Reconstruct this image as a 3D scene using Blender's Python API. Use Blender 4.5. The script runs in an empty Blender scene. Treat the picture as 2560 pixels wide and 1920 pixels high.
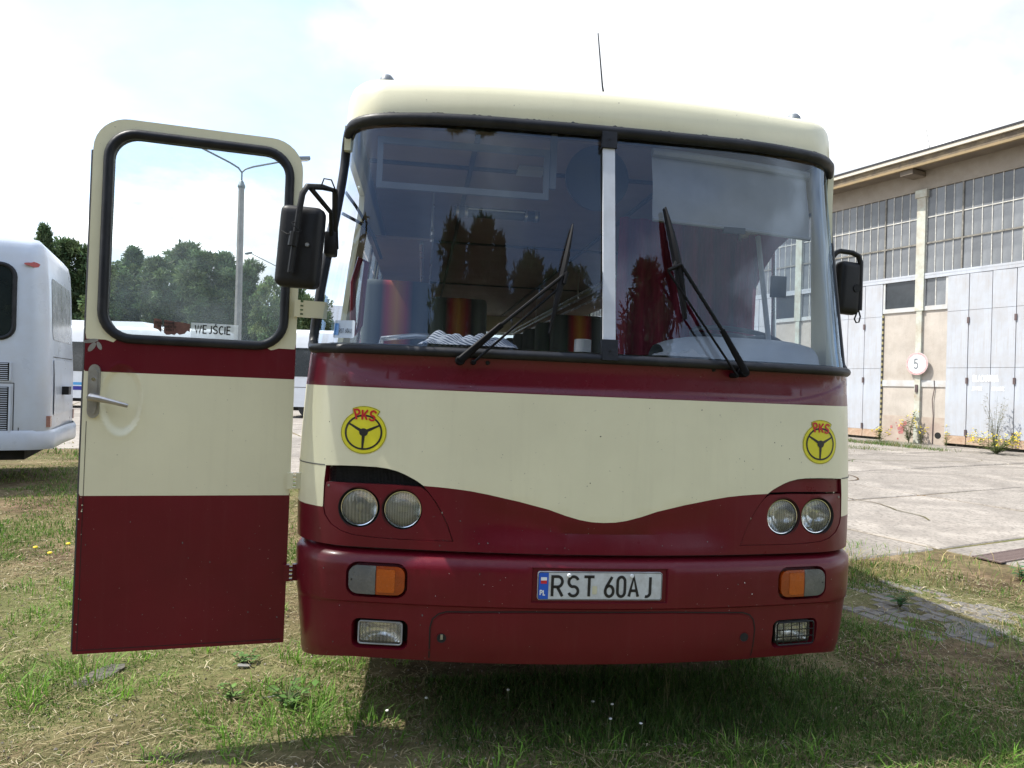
import bpy, bmesh, math, random
import numpy as np
from mathutils import Vector, Matrix
from mathutils.geometry import delaunay_2d_cdt

random.seed(7); RNG = np.random.default_rng(11)
SC = bpy.context.scene
COL = SC.collection

# ------------------------------------------------------------------ camera
CAM_POS = Vector((-0.768, -2.842, 1.55)); YAW = 0.127; ROLL = 0.026; BUS_ROLL = 0.042
def cam_basis(roll):
    f = Vector((math.sin(YAW), math.cos(YAW), 0)); r0 = Vector((math.cos(YAW), -math.sin(YAW), 0)); u0 = r0.cross(f)
    r = math.cos(roll)*r0 + math.sin(roll)*u0; u = -math.sin(roll)*r0 + math.cos(roll)*u0
    m = Matrix((r, u, -f)).transposed().to_4x4(); m.translation = CAM_POS
    return m
cam_d = bpy.data.cameras.new('camera'); cam = bpy.data.objects.new('camera', cam_d); COL.objects.link(cam)
cam.matrix_world = cam_basis(ROLL)
cam_d.sensor_width = 36; cam_d.lens = 25.0; cam_d.clip_start = 0.05; cam_d.clip_end = 3000
SC.camera = cam
BUS_M = cam_basis(ROLL) @ cam_basis(BUS_ROLL).inverted()     # the bus stands a little lower on its left wheels
def cw(X, Z, h=0.0):                                          # camera-relative ground point -> world
    c, s = math.cos(YAW), math.sin(YAW)
    return Vector((CAM_POS.x + c*X + s*Z, CAM_POS.y - s*X + c*Z, h))

# ------------------------------------------------------------------ light
SUN_EL = math.radians(57); SUN_PHI = math.radians(8)        # from the left, slightly behind the bus front
sun_dir = Vector((-math.cos(SUN_PHI)*math.cos(SUN_EL), math.sin(SUN_PHI)*math.cos(SUN_EL), math.sin(SUN_EL)))
sl = bpy.data.lights.new('sun', 'SUN'); sl.energy = 2.75; sl.angle = math.radians(0.53); sl.color = (1.0, 0.955, 0.88)
so = bpy.data.objects.new('sun', sl); COL.objects.link(so); so.location = (-20, 10, 30)
so.rotation_euler = sun_dir.to_track_quat('Z', 'Y').to_euler()

W = bpy.data.worlds.new('World'); SC.world = W; W.use_nodes = True
nt = W.node_tree; nt.nodes.clear()
def N(t, **kw):
    n = nt.nodes.new(t)
    for k, v in kw.items():
        if k.startswith('i_'): n.inputs[int(k[2:])].default_value = v
        else: setattr(n, k, v)
    return n
sky = N('ShaderNodeTexSky', sky_type='NISHITA', sun_disc=False, sun_elevation=SUN_EL, sun_rotation=math.atan2(sun_dir.x, sun_dir.y), altitude=100, air_density=1.0, dust_density=1.0, ozone_density=1.6)
tc = N('ShaderNodeTexCoord'); sep = N('ShaderNodeSeparateXYZ'); nt.links.new(tc.outputs['Generated'], sep.inputs[0])
zc = N('ShaderNodeMath', operation='MAXIMUM', i_1=0.0); nt.links.new(sep.outputs[2], zc.inputs[0])
za = N('ShaderNodeMath', operation='ADD', i_1=0.22); nt.links.new(zc.outputs[0], za.inputs[0])
dv = N('ShaderNodeVectorMath', operation='DIVIDE'); nt.links.new(tc.outputs['Generated'], dv.inputs[0])
cmb = N('ShaderNodeCombineXYZ'); [nt.links.new(za.outputs[0], cmb.inputs[i]) for i in range(3)]; nt.links.new(cmb.outputs[0], dv.inputs[1])
def cloud_noise(scale, detail, rough, off, dist=0.0):
    mp = N('ShaderNodeMapping'); mp.inputs[1].default_value = off; nt.links.new(dv.outputs[0], mp.inputs[0])
    nz = N('ShaderNodeTexNoise'); nz.inputs['Scale'].default_value = scale; nz.inputs['Detail'].default_value = detail
    nz.inputs['Roughness'].default_value = rough; nz.inputs['Distortion'].default_value = dist
    nt.links.new(mp.outputs[0], nz.inputs['Vector']); return nz
CL_OFF = (26.6, 6.9, 5.8)
n1 = cloud_noise(0.85, 8, 0.55, CL_OFF, 0.25)
rmp = N('ShaderNodeValToRGB'); rmp.color_ramp.elements[0].position = 0.40; rmp.color_ramp.elements[1].position = 0.56
rmp.color_ramp.interpolation = 'EASE'; rmp.color_ramp.elements[0].color = (.32, .32, .32, 1)
nt.links.new(n1.outputs[0], rmp.inputs[0])
n2 = cloud_noise(1.9, 6, 0.55, (3.3, 14.1, 5.0), 0.2)
rc = N('ShaderNodeValToRGB'); rc.color_ramp.elements[0].position = 0.34; rc.color_ramp.elements[1].position = 0.72
rc.color_ramp.elements[0].color = (2.15, 2.3, 2.6, 1); rc.color_ramp.elements[1].color = (9.4, 9.5, 9.7, 1); e_ = rc.color_ramp.elements.new(.53); e_.color = (3.4, 3.5, 3.6, 1)
nt.links.new(n2.outputs[0], rc.inputs[0])
mx = N('ShaderNodeMix', data_type='RGBA'); nt.links.new(rmp.outputs[0], mx.inputs[0]); nt.links.new(sky.outputs[0], mx.inputs[6]); nt.links.new(rc.outputs[0], mx.inputs[7])
bg = N('ShaderNodeBackground'); bg.inputs[1].default_value = 0.15; nt.links.new(mx.outputs[2], bg.inputs[0])
wo = N('ShaderNodeOutputWorld'); nt.links.new(bg.outputs[0], wo.inputs[0])

vs = SC.view_settings; vs.view_transform = 'Standard'; vs.look = 'None'; vs.gamma = 1.0; vs.use_curve_mapping = False; vs.exposure = 1.38
SC.cycles.use_denoising = True
try: SC.cycles.denoiser = 'OPENIMAGEDENOISE'
except Exception: pass
SC.cycles.max_bounces = 8; SC.cycles.transparent_max_bounces = 16; SC.cycles.sample_clamp_indirect = 6.0

# ------------------------------------------------------------------ materials
MATS = {}
def _nodes(name):
    m = bpy.data.materials.new(name); m.use_nodes = True; t = m.node_tree; t.nodes.clear(); MATS[name] = m
    o = t.nodes.new('ShaderNodeOutputMaterial'); return m, t, o
def _noise(t, scale, detail=5, rough=.55, coord='Object', sc3=None):
    c = t.nodes.new('ShaderNodeTexCoord'); n = t.nodes.new('ShaderNodeTexNoise')
    n.inputs['Scale'].default_value = scale; n.inputs['Detail'].default_value = detail; n.inputs['Roughness'].default_value = rough
    if sc3:
        mp = t.nodes.new('ShaderNodeMapping'); mp.inputs[3].default_value = sc3
        t.links.new(c.outputs[coord], mp.inputs[0]); t.links.new(mp.outputs[0], n.inputs['Vector'])
    else: t.links.new(c.outputs[coord], n.inputs['Vector'])
    return n
def _ramp(t, src, stops, interp='LINEAR'):
    r = t.nodes.new('ShaderNodeValToRGB'); r.color_ramp.interpolation = interp
    e = r.color_ramp.elements
    while len(e) < len(stops): e.new(0.5)
    for k, (p, c) in zip(e, stops): k.position = p; k.color = (*c, 1) if len(c) == 3 else c
    t.links.new(src, r.inputs[0]); return r
def _mix(t, fac, a, b, mode='MIX'):
    m = t.nodes.new('ShaderNodeMix'); m.data_type = 'RGBA'; m.blend_type = mode
    for s, i in ((fac, 0), (a, 6), (b, 7)):
        if hasattr(s, 'links') or hasattr(s, 'is_linked'): t.links.new(s, m.inputs[i])
        elif isinstance(s, (int, float)): m.inputs[i].default_value = s
        else: m.inputs[i].default_value = (*s, 1)
    return m.outputs[2]
def mat(name, col, rough=.5, metal=0., var=.12, vs=4., bump=0., bs=60., coat=0., spec=.5, dirt=None, dirt_amt=.0, ds=3., speck=None, objrand=0., sc3=None, wavy=0., streak=None):
    m, t, o = _nodes(name); p = t.nodes.new('ShaderNodeBsdfPrincipled')
    p.inputs['Roughness'].default_value = rough; p.inputs['Metallic'].default_value = metal
    p.inputs['Coat Weight'].default_value = coat; p.inputs['Coat Roughness'].default_value = .12; p.inputs['Specular IOR Level'].default_value = spec
    dk = tuple(c*(1-var) for c in col); lt = tuple(min(1, c*(1+var)) for c in col)
    n = _noise(t, vs, 6, .6, sc3=sc3); c = _ramp(t, n.outputs[0], [(.3, dk), (.7, lt)]).outputs[0]
    if dirt:
        nd = _noise(t, ds, 8, .68); fd = _ramp(t, nd.outputs[0], [(.5-.08, (0,0,0)), (.72, (dirt_amt,)*3)]); c = _mix(t, fd.outputs[0], c, dirt)
    if speck:
        ns = _noise(t, speck[0], 2, .5); fs = _ramp(t, ns.outputs[0], [(speck[1], (0,0,0)), (speck[1]+.03, (speck[3],)*3)]); c = _mix(t, fs.outputs[0], c, speck[2])
    if objrand:
        oi = t.nodes.new('ShaderNodeObjectInfo'); ro = _ramp(t, oi.outputs['Random'], [(0, (1-objrand,)*3), (1, (1+objrand*.6,)*3)]); c = _mix(t, 1.0, c, ro.outputs[0], 'MULTIPLY')
    t.links.new(c, p.inputs['Base Color'])
    nr = _noise(t, vs*2.3, 5, .6); rr = _ramp(t, nr.outputs[0], [(.3, (max(0, rough-.07),)*3), (.7, (min(1, rough+.07),)*3)]); t.links.new(rr.outputs[0], p.inputs['Roughness'])
    if streak:
        nk = _noise(t, 1.0, 6, .65, sc3=(26, 26, 1.1)); fk = _ramp(t, nk.outputs[0], [(.52, (0,0,0)), (.78, (streak[1],)*3)]); c2 = _mix(t, fk.outputs[0], c, streak[0]); t.links.new(c2, p.inputs['Base Color'])
    if wavy:
        nw = _noise(t, 2.6, 3, .5); nb = _noise(t, bs, 6, .6); b0 = t.nodes.new('ShaderNodeBump'); b0.inputs['Strength'].default_value = wavy; b0.inputs['Distance'].default_value = .05; t.links.new(nw.outputs[0], b0.inputs['Height'])
        b = t.nodes.new('ShaderNodeBump'); b.inputs['Strength'].default_value = bump; b.inputs['Distance'].default_value = .01; t.links.new(nb.outputs[0], b.inputs['Height']); t.links.new(b0.outputs[0], b.inputs['Normal']); t.links.new(b.outputs[0], p.inputs['Normal'])
    elif bump:
        nb = _noise(t, bs, 6, .6); b = t.nodes.new('ShaderNodeBump'); b.inputs['Strength'].default_value = min(1, bump); b.inputs['Distance'].default_value = .01*max(1, bump)
        t.links.new(nb.outputs[0], b.inputs['Height']); t.links.new(b.outputs[0], p.inputs['Normal'])
    t.links.new(p.outputs[0], o.inputs[0]); return m
def glass(name, tint=(.86,.9,.9), boost=1.0, dust=0., dust_col=(.75,.75,.72), dscale=3., ior=1.5, low=0.0, refl=(1, 1, 1)):
    m, t, o = _nodes(name)
    tr = t.nodes.new('ShaderNodeBsdfTransparent'); tr.inputs[0].default_value = (*tint, 1)
    gl = t.nodes.new('ShaderNodeBsdfGlossy'); gl.inputs['Roughness'].default_value = .0; gl.inputs[0].default_value = (*refl, 1)
    fr = t.nodes.new('ShaderNodeFresnel'); ge = t.nodes.new('ShaderNodeNewGeometry'); mr = t.nodes.new('ShaderNodeMapRange'); mr.inputs[3].default_value = ior; mr.inputs[4].default_value = 1/ior   # thin sheet: same reflection from both faces
    t.links.new(ge.outputs['Backfacing'], mr.inputs[0]); t.links.new(mr.outputs[0], fr.inputs[0])
    mu = t.nodes.new('ShaderNodeMath'); mu.operation = 'MULTIPLY'; mu.inputs[1].default_value = boost; mu.use_clamp = True; t.links.new(fr.outputs[0], mu.inputs[0])
    mx = t.nodes.new('ShaderNodeMixShader'); t.links.new(mu.outputs[0], mx.inputs[0]); t.links.new(tr.outputs[0], mx.inputs[1]); t.links.new(gl.outputs[0], mx.inputs[2])
    out = mx.outputs[0]
    if dust:
        df = t.nodes.new('ShaderNodeBsdfDiffuse'); df.inputs[0].default_value = (*dust_col, 1)
        tl = t.nodes.new('ShaderNodeBsdfTranslucent'); tl.inputs[0].default_value = (*dust_col, 1)
        a = t.nodes.new('ShaderNodeAddShader') if False else t.nodes.new('ShaderNodeMixShader'); a.inputs[0].default_value = .5
        t.links.new(df.outputs[0], a.inputs[1]); t.links.new(tl.outputs[0], a.inputs[2])
        n = _noise(t, dscale, 7, .65); r = _ramp(t, n.outputs[0], [(.35, (low,)*3), (.75, (dust,)*3)])
        m2 = t.nodes.new('ShaderNodeMixShader'); t.links.new(r.outputs[0], m2.inputs[0]); t.links.new(out, m2.inputs[1]); t.links.new(a.outputs[0], m2.inputs[2]); out = m2.outputs[0]
    t.links.new(out, o.inputs[0]); return m
def attr_mat(name, rough=.7, trans=.35, spec=.3):
    m, t, o = _nodes(name); a = t.nodes.new('ShaderNodeAttribute'); a.attribute_name = 'tint'
    p = t.nodes.new('ShaderNodeBsdfPrincipled'); p.inputs['Roughness'].default_value = rough; p.inputs['Specular IOR Level'].default_value = spec
    t.links.new(a.outputs[0], p.inputs['Base Color'])
    tl = t.nodes.new('ShaderNodeBsdfTranslucent'); t.links.new(a.outputs[0], tl.inputs[0])
    mx = t.nodes.new('ShaderNodeMixShader'); mx.inputs[0].default_value = trans
    t.links.new(p.outputs[0], mx.inputs[1]); t.links.new(tl.outputs[0], mx.inputs[2]); t.links.new(mx.outputs[0], o.inputs[0]); return m

CREAM = (.69, .66, .465); MAROON = (.108, .0042, .0115)
mat('cream', CREAM, .38, var=.05, vs=2.0, bump=.03, bs=120, coat=.25, dirt=(.44,.40,.29), dirt_amt=.14, ds=1.6, wavy=.03, streak=((.44,.40,.29), .12), speck=(80, .745, (.14,.12,.09), .6))
mat('maroon', MAROON, .34, var=.13, vs=2.2, bump=.035, bs=140, coat=.10, spec=.28, wavy=.12, streak=((.14,.04,.04), .15), dirt=(.12,.03,.03), dirt_amt=.10, ds=3.1, speck=(120, .76, (.45,.38,.33), .6))
mat('maroon_band', (.105,.005,.015), .28, var=.1, vs=2.2, bump=.03, bs=140, coat=.2, spec=.35, wavy=.12, dirt=(.12,.04,.04), dirt_amt=.08, ds=3.1, speck=(110, .76, (.5,.45,.4), .8))
mat('rubber', (.012,.013,.017), .45, spec=.28, var=.35, vs=9, bump=.15, bs=40, dirt=(.06,.06,.06), dirt_amt=.25, ds=7)
mat('sealant', (.016,.016,.018), .6, var=.3, vs=20, bump=.8, bs=55)
mat('black_plastic', (.010,.010,.011), .42, spec=.25, var=.2, vs=10, bump=.1, bs=200, dirt=(.035,.034,.033), dirt_amt=.25)
mat('wiper_black', (.004,.004,.005), .5, spec=.14, var=.2); mat('gap_black', (.008,.008,.008), .8, var=.2)
mat('gap_grey', (.10,.10,.10), .7, var=.4, vs=12)
mat('chrome', (.72,.72,.72), .18, metal=1, var=.08, vs=12)
mat('alloy', (.42,.42,.42), .38, metal=.85, var=.18, vs=14, bump=.1, bs=60, dirt=(.15,.14,.12), dirt_amt=.5, ds=9)
mat('white_strip', (.52,.55,.60), .45, var=.06, vs=8, dirt=(.3,.3,.3), dirt_amt=.3, ds=9)
mat('amber', (.26,.036,.002), .22, var=.12, vs=18, coat=.6, bump=.25, bs=95)
mat('amber_pale', (.38,.07,.003), .25, var=.1, vs=12, coat=.5, bump=.2, bs=80)
mat('clear_lens', (.085,.092,.095), .25, var=.12, vs=9, coat=.3, bump=.2, bs=70, dirt=(.2,.19,.17), dirt_amt=.4, ds=11)
mat('plate_white', (.55,.58,.60), .4, var=.05, vs=14, dirt=(.3,.29,.27), dirt_amt=.5, ds=26)
mat('plate_blue', (.012,.09,.5), .4, var=.05); mat('plate_red', (.55,.02,.03), .4, var=.05); mat('plate_black', (.012,.012,.016), .45, var=.1)
mat('sticker_yellow', (.66,.60,.02), .42, var=.05, vs=10); mat('sticker_red', (.5,.008,.012), .42, var=.05); mat('sticker_black', (.012,.011,.01), .42, var=.1)
mat('sticker_white', (.75,.78,.8), .4, var=.05); mat('sticker_blue', (.05,.25,.6), .4, var=.05)
mat('brown_sticker', (.13,.06,.045), .65, var=.4, vs=40)
mat('dash_grey', (.30,.31,.31), .6, var=.1, bump=.2, bs=200); mat('dash_dark', (.03,.03,.032), .6, var=.2); mat('interior_lining', (.22,.16,.13), .7, var=.12, vs=2)
mat('interior_white', (.32,.32,.31), .6, var=.1); mat('floor_dark', (.05,.045,.04), .8, var=.3); mat('curtain', (.20,.012,.04), .85, var=.25, vs=6, sc3=(14,14,1.5))
mat('frame_alloy', (.12,.125,.13), .5, var=.1); mat('visor_cloth', (.22,.22,.21), .8, var=.1, vs=7); mat('rack_metal', (.5,.5,.5), .3, metal=.9, var=.1); mat('disc_dark', (.05,.055,.07), .35, var=.1)
mat('tyre', (.02,.02,.02), .8, var=.3, vs=20); mat('underbody', (.012,.011,.01), .85, var=.4); mat('reflector_lens', (.55,.56,.55), .3, var=.1)
mat('coach_white', (.52,.58,.68), .32, var=.05, vs=1.2, coat=.3, dirt=(.4,.38,.35), dirt_amt=.35, ds=1.6)  # blue cast of skylit shade put into the white paint's colour
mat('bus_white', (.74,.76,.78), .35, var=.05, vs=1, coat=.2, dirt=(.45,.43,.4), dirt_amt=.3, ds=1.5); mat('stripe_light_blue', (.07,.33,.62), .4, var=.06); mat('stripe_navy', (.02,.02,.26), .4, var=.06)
mat('rear_glass', (.35,.37,.40), .25, var=.15, vs=2, coat=.4); mat('bus_glass', (.015,.02,.022), .06, var=.2, coat=.3); mat('tail_red', (.30,.008,.01), .25, var=.1, coat=.5); mat('tail_dull', (.30,.15,.12), .3, var=.2, coat=.3)  # rear_glass: reflected sky put into its pale grey base colour
mat('stripes_cloth_white', (.6,.61,.63), .85, var=.08)
g = glass('windscreen', (.80,.83,.87), 1.3, dust=.010, dscale=2.4, low=.002, refl=(.62, .79, 1.0))
glass('window_glass', (.80,.86,.86), 1.4, dust=.05, dscale=3)
glass('door_glass', (.86,.92,.92), 1.3, dust=.26, dust_col=(.62,.74,.80), dscale=2.6, low=.05)
glass('wiper_smear', (.97,.97,.97), .0, dust=.2)
glass('clear_plate', (.9,.92,.93), 1.6, dust=.8, dust_col=(.85,.88,.9), dscale=14, low=.45)
# headlamp lens: fluted clear glass over a silvered bowl
def lamp_lens(name, sx):
    m, t, o = _nodes(name)
    c = t.nodes.new('ShaderNodeTexCoord'); w = t.nodes.new('ShaderNodeTexWave'); w.bands_direction = 'X'; w.inputs['Scale'].default_value = sx; w.inputs['Distortion'].default_value = .2
    t.links.new(c.outputs['Object'], w.inputs[0]); b = t.nodes.new('ShaderNodeBump'); b.inputs['Strength'].default_value = .75; b.inputs['Distance'].default_value = .003; t.links.new(w.outputs[1], b.inputs['Height'])
    gl = t.nodes.new('ShaderNodeBsdfGlossy'); gl.inputs['Roughness'].default_value = .06; t.links.new(b.outputs[0], gl.inputs['Normal']); fr = t.nodes.new('ShaderNodeFresnel'); fr.inputs[0].default_value = 1.6; t.links.new(b.outputs[0], fr.inputs[1])
    tr = t.nodes.new('ShaderNodeBsdfTransparent')
    wr = _ramp(t, w.outputs[1], [(.2, (.66,.68,.68)), (.7, (.98,.99,.99))]); t.links.new(wr.outputs[0], tr.inputs[0])
    df = t.nodes.new('ShaderNodeBsdfDiffuse'); df.inputs[0].default_value = (.8,.82,.82,1); m1 = t.nodes.new('ShaderNodeMixShader'); m1.inputs[0].default_value = .05; t.links.new(tr.outputs[0], m1.inputs[1]); t.links.new(df.outputs[0], m1.inputs[2])
    m2 = t.nodes.new('ShaderNodeMixShader'); t.links.new(fr.outputs[0], m2.inputs[0]); t.links.new(m1.outputs[0], m2.inputs[1]); t.links.new(gl.outputs[0], m2.inputs[2])
    t.links.new(m2.outputs[0], o.inputs[0]); return m
lamp_lens('lamp_lens', 22); lamp_lens('lamp_lens_fine', 30)
mat('reflector', (.95,.95,.93), .17, metal=.85, var=.03, vs=20); mat('fog_reflector', (.93,.92,.88), .2, metal=.75, var=.04, vs=30); mat('bulb_cap', (.55,.53,.38), .4, var=.1)
# striped upholstery
def stripe_mat(name, stops, scale=2.2, axis=0):
    m, t, o = _nodes(name); c = t.nodes.new('ShaderNodeTexCoord'); s = t.nodes.new('ShaderNodeSeparateXYZ'); t.links.new(c.outputs['Object'], s.inputs[0])
    a = t.nodes.new('ShaderNodeMath'); a.operation = 'MULTIPLY_ADD'; a.inputs[1].default_value = scale; a.inputs[2].default_value = .5; t.links.new(s.outputs[axis], a.inputs[0])
    r = _ramp(t, a.outputs[0], stops); p = t.nodes.new('ShaderNodeBsdfPrincipled'); p.inputs['Roughness'].default_value = .9
    n = _noise(t, 90, 3); cc = _mix(t, .25, r.outputs[0], n.outputs[0], 'MULTIPLY'); t.links.new(cc, p.inputs['Base Color']); t.links.new(p.outputs[0], o.inputs[0]); return m
G_, K_, R_, Y_ = (.10,.11,.105), (.02,.02,.02), (.28,.012,.018), (.45,.19,.015)
stripe_mat('seat_cloth', [(0, G_), (.16, G_), (.27, K_), (.36, R_), (.5, Y_), (.64, R_), (.73, K_), (.84, G_), (1, G_)])
def wave_mat(name, c1, c2, scale):
    m, t, o = _nodes(name); c = t.nodes.new('ShaderNodeTexCoord'); w = t.nodes.new('ShaderNodeTexWave'); w.bands_direction = 'DIAGONAL'; w.inputs['Scale'].default_value = scale; w.inputs['Distortion'].default_value = 1.5
    t.links.new(c.outputs['Object'], w.inputs[0]); r = _ramp(t, w.outputs[1], [(.35, c1), (.6, c2)]); p = t.nodes.new('ShaderNodeBsdfPrincipled'); p.inputs['Roughness'].default_value = .9
    t.links.new(r.outputs[0], p.inputs['Base Color']); t.links.new(p.outputs[0], o.inputs[0])
wave_mat('striped_cloth', (.40,.42,.45), (.08,.10,.14), 30)
attr_mat('leaf', .6, .35, .25); attr_mat('grass_blade', .6, .4, .25); attr_mat('straw', .8, .2, .2)
mat('bark', (.12,.075,.05), .85, var=.35, vs=9, bump=.8, bs=25, sc3=(1,1,.3)); mat('post_concrete', (.24,.23,.225), .85, var=.15, vs=6, bump=.3, bs=70)
mat('lamp_grey', (.16,.18,.2), .5, var=.1, metal=.3)

# ------------------------------------------------------------------ mesh helpers
class MB:
    def __init__(s): s.v = []; s.f = []; s.m = []
    def add(s, vs, fs, m=0):
        b = len(s.v); s.v += [tuple(v) for v in vs]; s.f += [tuple(i+b for i in f) for f in fs]; s.m += [m]*len(fs); return s
    def box(s, lo, hi, m=0):
        x0, y0, z0 = lo; x1, y1, z1 = hi
        return s.add([(x0,y0,z0),(x1,y0,z0),(x1,y1,z0),(x0,y1,z0),(x0,y0,z1),(x1,y0,z1),(x1,y1,z1),(x0,y1,z1)],
                     [(3,2,1,0),(4,5,6,7),(0,1,5,4),(1,2,6,5),(2,3,7,6),(3,0,4,7)], m)
    def hexa(s, bot, top, m=0):
        return s.add(list(bot)+list(top), [(3,2,1,0),(4,5,6,7),(0,1,5,4),(1,2,6,5),(2,3,7,6),(3,0,4,7)], m)
    def tube(s, pts, r, n=10, m=0, cap=True, closed=False, sq=None):
        pts = [Vector(p) for p in pts]; k = len(pts); rr = r if hasattr(r, '__len__') else [r]*k
        tang = []
        for i in range(k):
            a = pts[(i-1) % k] if (closed or i > 0) else pts[i]; b = pts[(i+1) % k] if (closed or i < k-1) else pts[i]
            tang.append((b-a).normalized())
        up = Vector((0,0,1)) if abs(tang[0].z) < .9 else Vector((0,1,0))
        rings = []; u = (up - tang[0]*up.dot(tang[0])).normalized()
        for i in range(k):
            u = u - tang[i]*u.dot(tang[i]); u = u.normalized() if u.length > 1e-6 else tang[i].orthogonal().normalized(); w = tang[i].cross(u)
            a0 = rr[i]; b0 = rr[i]*(sq or 1)
            rings.append([pts[i] + u*(math.cos(2*math.pi*j/n)*a0) + w*(math.sin(2*math.pi*j/n)*b0) for j in range(n)])
        b = len(s.v); s.v += [tuple(v) for ring in rings for v in ring]
        for i in range(k if closed else k-1):
            i2 = (i+1) % k
            for j in range(n):
                s.f.append((b+i*n+j, b+i*n+(j+1) % n, b+i2*n+(j+1) % n, b+i2*n+j)); s.m.append(m)
        if cap and not closed:
            s.f.append(tuple(b+j for j in reversed(range(n)))); s.f.append(tuple(b+(k-1)*n+j for j in range(n))); s.m += [m, m]
        return s
    def lathe(s, prof, org=(0,0,0), axis=(0,0,1), n=24, m=0):
        ax = Vector(axis).normalized(); u = ax.orthogonal().normalized(); w = ax.cross(u); o = Vector(org); b = len(s.v); k = len(prof)
        for r, h in prof:
            for j in range(n): a = 2*math.pi*j/n; s.v.append(tuple(o + ax*h + u*(r*math.cos(a)) + w*(r*math.sin(a))))
        for i in range(k-1):
            for j in range(n): s.f.append((b+i*n+j, b+i*n+(j+1) % n, b+(i+1)*n+(j+1) % n, b+(i+1)*n+j)); s.m.append(m)
        return s
    def prism(s, poly, mapf, h0, h1, m=0):
        n = len(poly); b = len(s.v)
        s.v += [tuple(mapf(p[0], p[1], h0)) for p in poly] + [tuple(mapf(p[0], p[1], h1)) for p in poly]
        s.f.append(tuple(b+i for i in reversed(range(n)))); s.f.append(tuple(b+n+i for i in range(n))); s.m += [m, m]
        for i in range(n): s.f.append((b+i, b+(i+1) % n, b+n+(i+1) % n, b+n+i)); s.m.append(m)
        return s
    def build(s, name, mats, parent=None, ang=35, smooth=True):
        me = bpy.data.meshes.new(name); me.from_pydata(s.v, [], s.f)
        for x in ([mats] if isinstance(mats, str) else mats): me.materials.append(MATS[x])
        if max(s.m, default=0) > 0: me.polygons.foreach_set('material_index', s.m)
        if smooth:
            me.polygons.foreach_set('use_smooth', [True]*len(s.f)); me.update(); me.set_sharp_from_angle(angle=math.radians(ang))
        return link(name, me, parent)
def link(name, me, parent=None):
    o = bpy.data.objects.new(name, me); COL.objects.link(o)
    if parent is not None: o.parent = parent
    return o
def tag(o, label=None, cat=None, group=None, kind=None):
    for k, v in (('label', label), ('category', cat), ('group', group), ('kind', kind)):
        if v: o[k] = v
    return o
def empty(name, loc=(0,0,0), rz=0., label=None, cat=None, group=None):
    o = bpy.data.objects.new(name, None); COL.objects.link(o); o.location = loc; o.rotation_euler = (0,0,rz); o.empty_display_size = .2
    return tag(o, label, cat, group)
def rbox(name, size, bev, matn, parent=None, loc=(0,0,0), rot=(0,0,0), seg=2):
    bm = bmesh.new(); bmesh.ops.create_cube(bm, size=1); bmesh.ops.scale(bm, vec=size, verts=bm.verts)
    if bev > 0: bmesh.ops.bevel(bm, geom=bm.edges[:], offset=bev, segments=seg, affect='EDGES', profile=.6)
    me = bpy.data.meshes.new(name); bm.to_mesh(me); bm.free(); me.materials.append(MATS[matn])
    me.polygons.foreach_set('use_smooth', [True]*len(me.polygons)); me.update(); me.set_sharp_from_angle(angle=math.radians(40))
    o = link(name, me, parent); o.location = loc; o.rotation_euler = rot; return o
def copy_tree(o, parent=None):
    c = o.copy(); COL.objects.link(c); c.parent = parent
    for ch in list(o.children): copy_tree(ch, c)
    return c
def soup(name, V, cols, matn, parent=None, nper=4):
    V = np.asarray(V, np.float32); n = len(V); me = bpy.data.meshes.new(name)
    me.vertices.add(n*nper); me.vertices.foreach_set('co', V.reshape(-1)); me.loops.add(n*nper); me.polygons.add(n)
    me.loops.foreach_set('vertex_index', np.arange(n*nper, dtype=np.int32)); me.polygons.foreach_set('loop_start', np.arange(0, n*nper, nper, dtype=np.int32))
    me.update(calc_edges=True)
    if cols is not None:
        a = me.color_attributes.new('tint', 'FLOAT_COLOR', 'POINT'); c = np.ones((n*nper, 4), np.float32); c[:, :3] = np.repeat(np.asarray(cols, np.float32), nper, 0); a.data.foreach_set('color', c.reshape(-1))
    me.materials.append(MATS[matn]); return link(name, me, parent)
def inpoly(P, poly):
    P = np.asarray(P); poly = np.asarray(poly); x, y = P[:, 0], P[:, 1]; r = np.zeros(len(P), bool)
    for i in range(len(poly)):
        x0, y0 = poly[i-1]; x1, y1 = poly[i]
        if y0 == y1: continue
        c = ((y0 > y) != (y1 > y)) & (x < (x1-x0)*(y-y0)/(y1-y0)+x0); r ^= c
    return r
def densify(poly, d, closed=True):
    o = []; n = len(poly)
    for i in range(n if closed else n-1):
        a = poly[i]; b = poly[(i+1) % n]; L = math.hypot(b[0]-a[0], b[1]-a[1]); k = max(1, int(math.ceil(L/d)))
        o += [(a[0]+(b[0]-a[0])*j/k, a[1]+(b[1]-a[1])*j/k) for j in range(k)]
    if not closed: o.append(tuple(poly[-1]))
    return o
def rrect(x0, x1, z0, z1, r, n=6):
    rs = r if hasattr(r, '__len__') else (r,)*4      # bl, br, tr, tl
    o = []
    for (cx, cz, a0, q) in ((x0+rs[0], z0+rs[0], 180, rs[0]), (x1-rs[1], z0+rs[1], 270, rs[1]), (x1-rs[2], z1-rs[2], 0, rs[2]), (x0+rs[3], z1-rs[3], 90, rs[3])):
        for j in range(n+1): a = math.radians(a0+90*j/n); o.append((cx+q*math.cos(a), cz+q*math.sin(a)))
    return o
def circle(cx, cz, r, n=32): return [(cx+r*math.cos(2*math.pi*j/n), cz+r*math.sin(2*math.pi*j/n)) for j in range(n)]
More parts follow.
